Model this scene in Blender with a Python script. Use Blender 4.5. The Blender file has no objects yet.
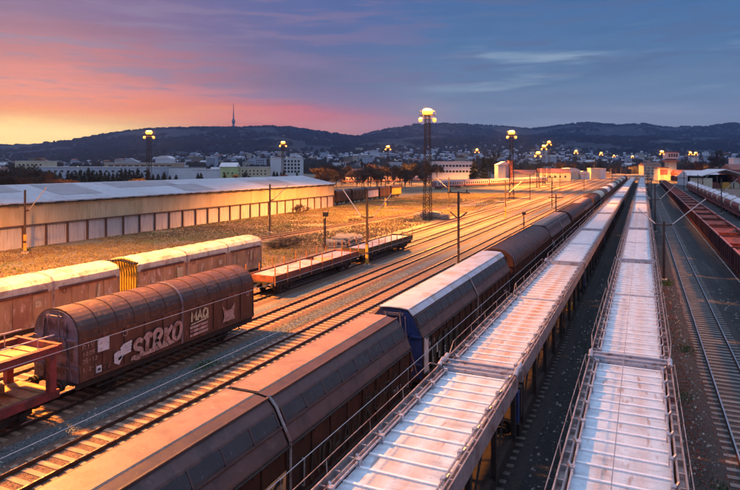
import bpy, math, random
from math import sin, cos, pi, radians, atan, sqrt, exp
from mathutils import Vector, noise as mnoise
R = random.Random(7)
scene = bpy.context.scene
C = scene.collection

# ------------------------------------------------------------------ camera
H = 11.4; F = 600.0; HX, HY = 370.0, 165.0
TH = atan(273 / 600.0); ct, st = cos(TH), sin(TH)
cam_d = bpy.data.cameras.new('camera'); cam = bpy.data.objects.new('camera', cam_d); C.objects.link(cam)
cam.location = (0, 0, H); cam.rotation_euler = (pi / 2, 0, TH)
cam_d.sensor_width = 36; cam_d.lens = 36 * F / 740; cam_d.shift_y = -80 / 740
cam_d.clip_start = .2; cam_d.clip_end = 30000
scene.camera = cam

def lin(r, g, b):
    f = lambda v: (v / 255 / 12.92) if v / 255 <= .04045 else ((v / 255 + .055) / 1.055) ** 2.4
    return (f(r), f(g), f(b), 1)

# ------------------------------------------------------------------ world
SUN_AZ = TH + atan((370 - 22) / 600.0)            # to the left of the tracks' direction (+Y)
SUN_DIR = Vector((-sin(SUN_AZ), cos(SUN_AZ), 0))
ZEN = 2.1
w = bpy.data.worlds.new("World"); scene.world = w; w.use_nodes = True
nt = w.node_tree; N = nt.nodes; Lk = nt.links; N.clear()
def wn(t, **k):
    n = N.new(t)
    for a, b in k.items(): setattr(n, a, b)
    return n
def wmath(op, a, b=None, c=None, clamp=False):
    n = wn('ShaderNodeMath', operation=op, use_clamp=clamp)
    for i, v in enumerate((a, b, c)):
        if v is None: continue
        if isinstance(v, (int, float)): n.inputs[i].default_value = v
        else: Lk.new(v, n.inputs[i])
    return n.outputs[0]
tc = wn('ShaderNodeTexCoord'); sep = wn('ShaderNodeSeparateXYZ'); Lk.new(tc.outputs['Generated'], sep.inputs[0])
gx, gy, gz = sep.outputs
hl = wmath('SQRT', wmath('ADD', wmath('MULTIPLY', gx, gx), wmath('MULTIPLY', gy, gy)))
hl = wmath('MAXIMUM', hl, .001)
dot = wmath('DIVIDE', wmath('ADD', wmath('MULTIPLY', gx, SUN_DIR.x), wmath('MULTIPLY', gy, SUN_DIR.y)), hl)
daz = wmath('ARCCOSINE', wmath('MINIMUM', wmath('MAXIMUM', dot, -1), 1))     # 0 at the sunset, radians
el = gz
# stretched cloud coordinates
cmb = wn('ShaderNodeCombineXYZ'); Lk.new(daz, cmb.inputs[0]); Lk.new(wmath('MULTIPLY', el, 9.0), cmb.inputs[1])
def wnoise(scale, detail, off, rough=.55):
    n = wn('ShaderNodeTexNoise'); n.inputs['Scale'].default_value = scale; n.inputs['Detail'].default_value = detail
    n.inputs['Roughness'].default_value = rough
    m = wn('ShaderNodeMapping'); m.inputs['Location'].default_value = off; m.inputs['Rotation'].default_value = (0, 0, radians(-7))
    Lk.new(cmb.outputs[0], m.inputs[0]); Lk.new(m.outputs[0], n.inputs['Vector']); return n.outputs['Fac']
n1 = wnoise(2.6, 7, (3, 1, 0)); n2 = wnoise(6.5, 6, (9, 4, 2)); n3 = wnoise(1.5, 5, (1, 7, 5))
elw = wmath('ADD', el, wmath('MULTIPLY', wmath('SUBTRACT', n1, .5), .11))
def ramp(fac, stops):
    r = wn('ShaderNodeValToRGB'); cr = r.color_ramp
    while len(cr.elements) > 1: cr.elements.remove(cr.elements[-1])
    cr.elements[0].position = stops[0][0]; cr.elements[0].color = stops[0][1]
    for p, c in stops[1:]:
        e = cr.elements.new(p); e.color = c
    Lk.new(fac, r.inputs[0]); return r.outputs[0]
Z1 = (.39 * ZEN, .47 * ZEN, .66 * ZEN, 1)
sc = 1.0
left = ramp(elw, [(0, lin(255, 215, 110)), (.03, lin(255, 246, 160)), (.05, lin(255, 220, 92)), (.068, lin(255, 150, 58)), (.09, lin(244, 116, 72)), (.115, lin(220, 112, 110)),
                  (.145, lin(176, 92, 112)), (.18, lin(140, 84, 120)), (.22, lin(112, 84, 132)), (.27, lin(94, 86, 142)), (.55, (.42, .46, .66, 1)), (.9, Z1)])
mid = ramp(elw, [(0, lin(232, 150, 128)), (.05, lin(230, 142, 128)), (.075, lin(226, 102, 110)), (.092, lin(186, 100, 126)), (.115, lin(140, 110, 148)),
                 (.15, lin(98, 94, 136)), (.2, lin(80, 94, 146)), (.27, lin(68, 90, 148)), (.55, (.38, .45, .68, 1)), (.9, Z1)])
right = ramp(elw, [(0, lin(160, 160, 178)), (.045, lin(142, 154, 178)), (.08, lin(118, 138, 168)), (.13, lin(90, 120, 156)), (.2, lin(68, 108, 154)),
                   (.27, lin(56, 96, 148)), (.55, (.34, .44, .7, 1)), (.9, Z1)])
def wmix(f, a, b, blend='MIX'):
    n = wn('ShaderNodeMix', data_type='RGBA', blend_type=blend)
    if isinstance(f, (int, float)): n.inputs[0].default_value = f
    else: Lk.new(f, n.inputs[0])
    for i, v in ((6, a), (7, b)):
        if isinstance(v, tuple): n.inputs[i].default_value = v
        else: Lk.new(v, n.inputs[i])
    return n.outputs[2]
def sstep(v, a, b):
    n = wn('ShaderNodeMapRange', interpolation_type='SMOOTHSTEP'); n.inputs[1].default_value = a; n.inputs[2].default_value = b
    Lk.new(v, n.inputs[0]); return n.outputs[0]
dw = wmath('ADD', daz, wmath('MULTIPLY', wmath('SUBTRACT', n3, .5), .25))
dw2 = wmath('SUBTRACT', dw, wmath('MULTIPLY', el, .9))      # the pink reaches further along high up on the left
col = wmix(sstep(dw, .06, .46), left, mid)
col = wmix(sstep(dw, .38, .72), col, right)
# cloud streaks: mauve bars over the pink, pale wisps over the blue
bar = wmath('MULTIPLY', sstep(n2, .46, .6), wmath('MULTIPLY', sstep(el, .07, .13), wmath('SUBTRACT', 1, sstep(daz, .35, .9))))
col = wmix(wmath('MULTIPLY', bar, .8), col, lin(112, 98, 138))
wisp = wmath('MULTIPLY', sstep(n1, .51, .68), wmath('MULTIPLY', wmath('MULTIPLY', sstep(el, .08, .125), wmath('SUBTRACT', 1, sstep(el, .17, .25))), sstep(daz, .5, .75)))
col = wmix(wmath('MULTIPLY', wisp, .75), col, lin(150, 172, 192))
slate = wmath('MULTIPLY', sstep(n2, .48, .62), wmath('MULTIPLY', sstep(el, .1, .16), sstep(daz, .4, .8)))
col = wmix(wmath('MULTIPLY', slate, .55), col, lin(74, 92, 128))
glow = wmath('MULTIPLY', wmath('SUBTRACT', 1, sstep(daz, .02, .33)), wmath('SUBTRACT', 1, sstep(el, .045, .085)))
col = wmix(glow, col, (1.25, .92, .36, 1))
tone = wmath('ADD', .75, wmath('MULTIPLY', n2, .5))
tn = wn('ShaderNodeCombineColor'); [Lk.new(tone, tn.inputs[i]) for i in range(3)]
col = wmix(1.0, col, tn.outputs[0], 'MULTIPLY')
sky = wn('ShaderNodeTexSky', sky_type='NISHITA'); sky.sun_disc = False
sky.sun_elevation = radians(3.2); sky.sun_rotation = -SUN_AZ
bg1 = wn('ShaderNodeBackground'); Lk.new(col, bg1.inputs[0]); bg1.inputs[1].default_value = 1.12
bg2 = wn('ShaderNodeBackground'); Lk.new(sky.outputs[0], bg2.inputs[0]); bg2.inputs[1].default_value = .015
ad = wn('ShaderNodeAddShader'); Lk.new(bg1.outputs[0], ad.inputs[0]); Lk.new(bg2.outputs[0], ad.inputs[1])
out = wn('ShaderNodeOutputWorld'); Lk.new(ad.outputs[0], out.inputs[0])

# ------------------------------------------------------------------ sun, exposure
sd = bpy.data.lights.new('sun', 'SUN'); so = bpy.data.objects.new('sun', sd); C.objects.link(so)
sd.energy = .2; sd.angle = radians(10); sd.color = (1, .5, .25)
SE = radians(3.2)
sv = Vector((SUN_DIR.x * cos(SE), SUN_DIR.y * cos(SE), sin(SE)))
so.rotation_euler = sv.to_track_quat('Z', 'Y').to_euler()
scene.view_settings.view_transform = 'Standard'; scene.view_settings.look = 'None'
scene.view_settings.exposure = 0; scene.view_settings.gamma = 1
scene.cycles.use_denoising = True
scene.cycles.max_bounces = 5; scene.cycles.diffuse_bounces = 2; scene.cycles.glossy_bounces = 2
scene.cycles.volume_bounces = 0; scene.cycles.sample_clamp_indirect = 6

# ------------------------------------------------------------------ helpers
def W(px, d):
    xc = (px - HX) / F * d
    return (xc * ct - d * st, xc * st + d * ct)
def G(px, py, z=0):
    return W(px, F * (H - z) / (py - HY))
def YX(X, px):
    t = (px - HX) / F; d = X / (t * ct - st); return t * d * st + d * ct

class MB:
    def __init__(s): s.v = []; s.f = []
    def add(s, vs, fs):
        o = len(s.v); s.v += [tuple(v) for v in vs]; s.f += [tuple(i + o for i in f) for f in fs]; return s
    def box(s, x0, x1, y0, y1, z0, z1):
        return s.add([(x0,y0,z0),(x1,y0,z0),(x1,y1,z0),(x0,y1,z0),(x0,y0,z1),(x1,y0,z1),(x1,y1,z1),(x0,y1,z1)],
                     [(0,3,2,1),(4,5,6,7),(0,1,5,4),(1,2,6,5),(2,3,7,6),(3,0,4,7)])
    def bar(s, p, q, a, b=None, up=(0,0,1)):
        b = b or a; p = Vector(p); q = Vector(q); d = (q - p).normalized(); u = Vector(up)
        if abs(d.dot(u)) > .98: u = Vector((1,0,0))
        r = d.cross(u).normalized(); u = r.cross(d).normalized(); vs = []
        for c in (p, q):
            for i, j in ((-1,-1),(1,-1),(1,1),(-1,1)): vs.append(c + r * (i * a / 2) + u * (j * b / 2))
        return s.add(vs, [(0,3,2,1),(4,5,6,7),(0,1,5,4),(1,2,6,5),(2,3,7,6),(3,0,4,7)])
    def tube(s, p, q, r, n=6, r2=None):
        r2 = r if r2 is None else r2; p = Vector(p); q = Vector(q); d = (q - p).normalized()
        u = Vector((0,0,1)) if abs(d.z) < .95 else Vector((1,0,0))
        a = d.cross(u).normalized(); b = a.cross(d); vs = []
        for c, rr in ((p, r), (q, r2)):
            for i in range(n): t = 2 * pi * i / n; vs.append(c + a * rr * cos(t) + b * rr * sin(t))
        fs = [(i, (i+1) % n, n + (i+1) % n, n + i) for i in range(n)] + [tuple(range(n))[::-1], tuple(range(n, 2*n))]
        return s.add(vs, fs)
    def path(s, pts, r, n=5):
        for a, b in zip(pts, pts[1:]): s.tube(a, b, r, n)
        return s
    def ball(s, c, r, n=10, m=6, sz=1.):
        vs = [(c[0], c[1], c[2] + r*sz)] + [(c[0] + r*sin(pi*j/m)*cos(2*pi*i/n), c[1] + r*sin(pi*j/m)*sin(2*pi*i/n), c[2] + r*sz*cos(pi*j/m)) for j in range(1, m) for i in range(n)] + [(c[0], c[1], c[2] - r*sz)]
        fs = [(0, 1+i, 1+(i+1) % n) for i in range(n)] + [(1+j*n+i, 1+(j+1)*n+i, 1+(j+1)*n+(i+1) % n, 1+j*n+(i+1) % n) for j in range(m-2) for i in range(n)]
        l_ = len(vs) - 1; fs += [(l_, 1+(m-2)*n+(i+1) % n, 1+(m-2)*n+i) for i in range(n)]
        return s.add(vs, fs)
    def prism(s, prof, y0, y1, close=True, caps=True):       # profile in (x, z) along Y
        n = len(prof); vs = [(x, y0, z) for x, z in prof] + [(x, y1, z) for x, z in prof]
        m = n if close else n - 1
        fs = [(i, n + i, n + (i+1) % n, (i+1) % n) for i in range(m)]
        if caps: fs += [tuple(range(n)), tuple(range(n, 2*n))[::-1]]
        return s.add(vs, fs)
    def ribbon(s, pts, w, x, t=.008):                        # flat stroke on a wall x = const, pts in (y, z)
        n = len(pts); L = []; Rr = []
        for i, (y, z) in enumerate(pts):
            a = pts[max(0, i-1)]; b = pts[min(n-1, i+1)]; dy, dz = b[0]-a[0], b[1]-a[1]; l = max(1e-6, sqrt(dy*dy+dz*dz))
            L.append((y - dz/l*w/2, z + dy/l*w/2)); Rr.append((y + dz/l*w/2, z - dy/l*w/2))
        vs = [(x, *p) for p in L] + [(x, *p) for p in Rr] + [(x - t, *p) for p in L] + [(x - t, *p) for p in Rr]
        fs = []
        for i in range(n-1):
            fs += [(i, i+1, n+i+1, n+i), (i, 2*n+i, 2*n+i+1, i+1), (n+i, n+i+1, 3*n+i+1, 3*n+i)]
        fs += [(0, n, 3*n, 2*n), (n-1, 3*n-1, 4*n-1, 2*n-1)]
        return s.add(vs, fs)
    def poly(s, pts, x, t=.01):
        n = len(pts); return s.add([(x, *p) for p in pts] + [(x-t, *p) for p in pts],
            [tuple(range(n))] + [(i, n+i, n+(i+1) % n, (i+1) % n) for i in range(n)])
    def build(s, name, mat, parent=None, loc=(0,0,0), smooth=False):
        me = bpy.data.meshes.new(name); me.from_pydata(s.v, [], s.f); me.update()
        if smooth:
            me.polygons.foreach_set('use_smooth', [True] * len(me.polygons))
        me.materials.append(mat); o = bpy.data.objects.new(name, me); C.objects.link(o); o.location = loc
        if parent: o.parent = parent
        return o

def thing(name, label, cat, loc=(0,0,0), rz=0, group=None):
    o = bpy.data.objects.new(name, None); o.empty_display_size = .1; C.objects.link(o)
    o.location = loc; o.rotation_euler = (0, 0, rz); o['label'] = label; o['category'] = cat
    if group: o['group'] = group
    return o
def tag(o, label, cat, group=None):
    o['label'] = label; o['category'] = cat
    if group: o['group'] = group
    return o
def struct(o, kind='structure'): o['kind'] = kind; return o
def copytree(r, loc=None, rz=None, label=None, group=None, skip=(), mats=None, keep=None):
    kids = {}
    def rec(o, par):
        c = o.copy(); C.objects.link(c); c.parent = par
        if mats and c.type == 'MESH':
            k = o.name.split('.')[0]
            if k in mats and c.data.materials: c.material_slots[0].link = 'OBJECT'; c.material_slots[0].material = mats[k]
        for ch in KIDS(o):
            if ch.name.split('.')[0] not in skip: rec(ch, c)
        return c
    c = rec(r, None)
    if loc is not None: c.location = loc
    if rz is not None: c.rotation_euler = (0, 0, rz)
    if label: c['label'] = label
    if group: c['group'] = group
    return c
def KIDS(o): return list(o.children)

# ------------------------------------------------------------------ materials
def mat(name, c, rough=.6, metal=0., var=.25, scale=2., c2=None, t2=(.5, .62), s2=1.2, bump=0., bscale=25., stretch=(1,1,1), c3=None, t3=(.6,.66), s3=9., spec=.5, emit=None, estr=0., world=False):
    m = bpy.data.materials.new(name); m.use_nodes = True; t = m.node_tree; n = t.nodes; l = t.links
    b = n['Principled BSDF']; b.inputs['Roughness'].default_value = rough; b.inputs['Metallic'].default_value = metal
    b.inputs['Specular IOR Level'].default_value = spec
    if emit:
        b.inputs['Base Color'].default_value = (*c[:3], 1)
        b.inputs['Emission Color'].default_value = (*emit, 1); b.inputs['Emission Strength'].default_value = estr; return m
    tcn = n.new('ShaderNodeTexCoord'); vec = tcn.outputs['Object']
    if not world:
        oi = n.new('ShaderNodeObjectInfo'); mu = n.new('ShaderNodeMath'); mu.operation = 'MULTIPLY'; mu.inputs[1].default_value = 57.
        l.new(oi.outputs['Random'], mu.inputs[0]); va = n.new('ShaderNodeVectorMath'); va.operation = 'ADD'
        l.new(vec, va.inputs[0]); l.new(mu.outputs[0], va.inputs[1]); vec = va.outputs[0]
    mp = n.new('ShaderNodeMapping'); mp.inputs['Scale'].default_value = stretch; l.new(vec, mp.inputs[0]); vs = mp.outputs[0]
    def nz(sc, det=6):
        q = n.new('ShaderNodeTexNoise'); q.inputs['Scale'].default_value = sc; q.inputs['Detail'].default_value = det; q.inputs['Roughness'].default_value = .62
        l.new(vs, q.inputs['Vector']); return q.outputs['Fac']
    def mr(v, a, b_, c_=0, d_=1):
        q = n.new('ShaderNodeMapRange'); q.inputs[1].default_value = a; q.inputs[2].default_value = b_; q.inputs[3].default_value = c_; q.inputs[4].default_value = d_
        l.new(v, q.inputs[0]); return q.outputs[0]
    def mx(f, a, b_, bl='MIX'):
        q = n.new('ShaderNodeMix'); q.data_type = 'RGBA'; q.blend_type = bl
        l.new(f, q.inputs[0])
        for i, v in ((6, a), (7, b_)):
            if isinstance(v, tuple): q.inputs[i].default_value = (*v[:3], 1)
            else: l.new(v, q.inputs[i])
        return q.outputs[2]
    lo = tuple(x * (1 - var) for x in c[:3]); hi = tuple(min(.95, x * (1 + var)) for x in c[:3])
    colr = mx(mr(nz(scale), .3, .7), lo, hi)
    if c2: colr = mx(mr(nz(s2, 8), *t2), colr, c2)
    if c3: colr = mx(mr(nz(s3, 4), *t3), colr, c3)
    l.new(colr, b.inputs['Base Color'])
    l.new(mr(nz(scale * 3), .3, .7, max(0, rough - .12), min(1, rough + .12)), b.inputs['Roughness'])
    if bump:
        bp = n.new('ShaderNodeBump'); bp.inputs['Strength'].default_value = bump; bp.inputs['Distance'].default_value = .04
        l.new(nz(bscale, 4), bp.inputs['Height']); l.new(bp.outputs[0], b.inputs['Normal'])
    return m
RUST = (.13, .045, .02); DUST = (.22, .17, .13)
M = {}
M['brown_van'] = mat('brown_van_paint', (.06, .027, .02), .5, 0, .35, 1.2, c2=(.045, .03, .025), s2=.8, c3=(.16, .07, .04), t3=(.6, .75), s3=5, bump=.25, bscale=9, stretch=(1, 1, .35))
M['brown_roof'] = mat('brown_roof_paint', (.10, .052, .043), .5, 0, .22, .7, c2=(.065, .038, .035), s2=1.1, c3=(.14, .08, .07), t3=(.58, .75), s3=3, bump=.2, bscale=6)
M['roof_lamplight'] = mat('roof_lamplight_tan', (.36, .2, .13), .5, 0, .14, .5, c2=(.27, .15, .1), s2=1.2, c3=(.44, .28, .2), t3=(.6, .72), s3=3, bump=.2, bscale=4)  # brown roof's tone under the orange lamp light, put into the colour
M['dark_panel'] = mat('dark_panel_grey', (.04, .04, .043), .45, .1, .25, 1.5, c3=(.12, .11, .11), t3=(.62, .7), s3=6, bump=.2, bscale=14)
M['old_roof'] = mat('old_van_roof', (.095, .045, .03), .45, .1, .3, 1.0, c2=(.075, .04, .03), s2=.7, c3=(.22, .1, .05), t3=(.58, .7), s3=4, bump=.3, bscale=7)
M['old_wall'] = mat('old_van_wall', (.115, .045, .03), .55, 0, .4, 1.4, c2=(.08, .03, .022), s2=1.0, c3=(.32, .13, .08), t3=(.6, .72), s3=5, bump=.3, bscale=10, stretch=(1, 1, .3))
M['end_grey'] = mat('end_wall_grey', (.17, .15, .19), .5, .1, .3, 2, c2=(.07, .05, .05), s2=1.4, bump=.2)
M['pale_roof'] = mat('pale_van_roof', (.62, .6, .64), .4, .1, .12, 1, c2=(.5, .42, .36), s2=.6, bump=.1)
M['blue'] = mat('blue_end_paint', (.03, .055, .17), .45, 0, .35, 2, c2=(.03, .04, .09), s2=1.6, bump=.2)
M['beige'] = mat('beige_van_wall', (.46, .28, .15), .6, 0, .22, 1.2, c2=(.3, .15, .09), s2=.9, c3=(.66, .5, .4), t3=(.58, .68), s3=3, bump=.3, bscale=8, stretch=(1, 1, .35))
M['beige_roof'] = mat('beige_van_roof', (.66, .58, .45), .5, 0, .2, 1.2, c2=(.45, .33, .24), s2=1, c3=(.32, .2, .13), t3=(.6, .7), s3=4, bump=.15)
M['yellow'] = mat('yellow_ribbed_paint', (.5, .33, .05), .5, 0, .2, 2, c3=(.4, .22, .05), t3=(.62, .7), s3=6)
M['deck'] = None
M['rib'] = mat('deck_rib_metal', (.88, .87, .9), .6, 0, .1, 3)
M['pinkbeam'] = mat('pink_brown_beam_paint', (.34, .28, .27), .5, .05, .25, 1.5, c2=(.22, .12, .1), s2=1.4, c3=(.55, .48, .48), t3=(.6, .7), s3=6, bump=.15)
M['greybar'] = mat('grey_end_bar', (.42, .42, .48), .5, .2, .2, 3, c2=(.25, .2, .19), s2=3)
M['galv'] = mat('galvanised_fittings', (.5, .47, .5), .42, .5, .2, 4, c3=(.3, .16, .1), t3=(.55, .65), s3=9)
M['under'] = mat('underframe_dirt', (.032, .024, .02), .8, 0, .4, 3, c3=(.09, .045, .03), t3=(.58, .7), s3=5, bump=.3)
M['wheel'] = mat('wheel_steel', (.05, .04, .037), .55, .6, .3, 5, c3=(.12, .06, .035), t3=(.55, .7), s3=8)
M['redframe'] = mat('red_carrier_frame', (.22, .035, .04), .5, 0, .3, 2, c2=(.1, .03, .03), s2=1.5, bump=.2)
M['rusty_deck'] = mat('rusty_deck_sheet', (.46, .26, .12), .55, .1, .3, 1.5, c2=(.25, .11, .05), s2=1.2, bump=.3)
M['wood_red'] = mat('red_sideboard', (.2, .06, .04), .6, 0, .3, 2, c2=(.09, .035, .025), s2=1.4, bump=.2, stretch=(1, .3, 1))
M['green_side'] = mat('dark_green_sideboard', (.06, .055, .03), .6, 0, .3, 2, c2=(.09, .04, .02), s2=1.4)
M['snowload'] = mat('pale_load_sheet', (.5, .42, .42), .6, 0, .12, 1, c2=(.3, .19, .13), s2=.9, bump=.3, bscale=5)
M['stake'] = mat('stake_steel', (.35, .14, .06), .55, .2, .3, 4)
M['gondola'] = mat('red_hopper_paint', (.065, .018, .016), .55, 0, .35, 1.5, c2=(.065, .022, .02), s2=1.2, c3=(.27, .1, .07), t3=(.6, .7), s3=5, bump=.2, stretch=(1, 1, .4))
M['gond_in'] = mat('hopper_inside', (.2, .035, .018), .55, 0, .35, 1.2, c2=(.08, .02, .015), s2=1.0)
M['gond_rim'] = mat('hopper_rim', (.32, .12, .11), .5, 0, .25, 2)
M['tank'] = mat('tank_red', (.3, .075, .06), .5, 0, .3, 1.2, c2=(.15, .05, .04), s2=1.3)
M['tank_top'] = mat('tank_white_top', (.75, .7, .72), .5, 0, .12, 1.2, c3=(.45, .25, .22), t3=(.6, .68), s3=2.5)
M['cream'] = mat('cream_paint', (.7, .6, .42), .6, 0, .15, 1.2, bump=.1)
M['coach'] = mat('coach_pink_white', (.62, .5, .52), .5, 0, .15, .4)
M['coach_red'] = mat('coach_red_band', (.33, .12, .12), .5, 0, .2, .6)
M['coach_roof'] = mat('coach_roof', (.4, .27, .28), .6, 0, .2, .3)
M['window'] = mat('dark_window_glass', (.03, .035, .045), .12, 0, .3, 1)
M['rail'] = mat('rail_side_rust', (.07, .032, .02), .6, .3, .35, 3)
M['railtop'] = mat('rail_head_steel', (.55, .5, .48), .28, .9, .2, 1.5)
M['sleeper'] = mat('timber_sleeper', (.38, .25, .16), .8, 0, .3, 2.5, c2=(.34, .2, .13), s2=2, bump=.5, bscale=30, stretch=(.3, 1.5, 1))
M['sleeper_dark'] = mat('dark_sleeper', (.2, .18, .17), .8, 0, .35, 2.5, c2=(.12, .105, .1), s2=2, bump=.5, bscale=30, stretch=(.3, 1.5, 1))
M['mastgrey'] = mat('mast_paint', (.09, .06, .05), .55, .3, .25, 3)
M['mastlat'] = mat('lattice_steel', (.024, .018, .017), .55, .4, .25, 3)
M['maststripe'] = mat('mast_orange_band', (.72, .35, .05), .55, 0, .2, 3)
M['insul'] = mat('insulator_brown', (.08, .035, .03), .3, 0, .2, 3)
M['strut'] = mat('cantilever_tube', (.66, .6, .56), .45, .3, .15, 3)
M['wire'] = mat('contact_wire_copper', (.55, .46, .44), .5, 0, .1, 1)
M['lamp'] = mat('sodium_lens', (1, .7, .3), emit=(1, .33, .035), estr=2.6)
M['halo_house'] = mat('lamp_halo_housing', (.5, .3, .14), emit=(1, .27, .03), estr=1.25)  # housing made to glow orange, standing in for the halo round the lens
M['white_lamp'] = mat('white_lens', (1, .9, .8), emit=(1, .86, .66), estr=9)
M['hall_roof'] = mat('hall_roof_sheet', (.48, .475, .49), .55, .0, .1, .06, c2=(.44, .41, .42), t2=(.5, .58), s2=.22, c3=(.3, .25, .24), t3=(.62, .66), s3=.8, bump=.2, bscale=1.5)
M['hall_patch'] = mat('hall_roof_patch', (.33, .30, .30), .6, 0, .15, .2)
M['hall_band'] = mat('hall_upper_sheet', (.66, .5, .3), .55, 0, .14, .5, c2=(.56, .4, .22), s2=.35, bump=.15, bscale=6, stretch=(1, 1, .3))
M['hall_glass'] = mat('hall_translucent_panel', (.56, .51, .49), .4, 0, .15, .7, c2=(.42, .36, .34), s2=.8, stretch=(1, 3, .3))
M['hall_post'] = mat('hall_post', (.13, .06, .04), .6, 0, .25, 3)
M['gutter'] = mat('gutter_dark', (.04, .035, .03), .6, 0, .3, 3)
M['white_wall'] = mat('white_render', (.62, .62, .66), .7, 0, .1, .2)
M['lav_wall'] = mat('grey_blue_render', (.42, .44, .52), .7, 0, .12, .2)
M['cream_wall'] = mat('cream_render', (.62, .52, .38), .7, 0, .12, .2)
M['tan_wall'] = mat('tan_render', (.42, .3, .22), .7, 0, .15, .2)
M['green_wall'] = mat('lime_render', (.5, .55, .25), .7, 0, .12, .2)
M['red_wall'] = mat('red_wall', (.36, .1, .07), .7, 0, .2, .3)
M['red_roof'] = mat('clay_roof', (.3, .11, .08), .75, 0, .2, .3, bump=.2, bscale=2)
M['grey_roof'] = mat('grey_roof', (.22, .22, .25), .7, 0, .15, .2)
M['snow_roof'] = mat('pale_roof_sheet', (.68, .62, .62), .6, 0, .12, .2)
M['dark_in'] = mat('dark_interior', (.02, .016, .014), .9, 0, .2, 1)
M['bark'] = mat('bark', (.12, .075, .055), .9, 0, .3, 3, bump=.3)
M['twig'] = mat('bare_twigs', (.06, .05, .045), .9, 0, .35, .6)
M['twig_red'] = mat('reddish_twigs', (.08, .05, .042), .9, 0, .35, .6)
M['needle'] = mat('conifer_needles', (.022, .028, .018), .9, 0, .4, .8)
M['graf_pink'] = mat('pink_spray_paint', (.5, .32, .27), .6, 0, .3, 3, c2=(.24, .09, .06), t2=(.52, .66), s2=2.2, c3=(.14, .05, .035), t3=(.6, .66), s3=9)
M['graf_white'] = mat('white_spray_paint', (.66, .62, .62), .6, 0, .2, 3, c3=(.2, .09, .06), t3=(.6, .68), s3=7)
M['graf_cream'] = mat('cream_spray_paint', (.62, .5, .3), .6, 0, .2, 3, c3=(.2, .09, .05), t3=(.58, .66), s3=7)
M['graf_dark'] = mat('dark_spray_paint', (.03, .025, .025), .6, 0, .3, 3)
M['graf_tan'] = mat('tan_spray_paint', (.55, .3, .14), .6, 0, .25, 3)
M['graf_green'] = mat('faded_green_spray', (.055, .062, .05), .6, 0, .35, 3, c3=(.16, .15, .12), t3=(.62, .7), s3=5)
M['concrete'] = mat('pale_concrete', (.4, .35, .3), .8, 0, .25, 2, c2=(.34, .26, .2), s2=1.5, bump=.3)

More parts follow.
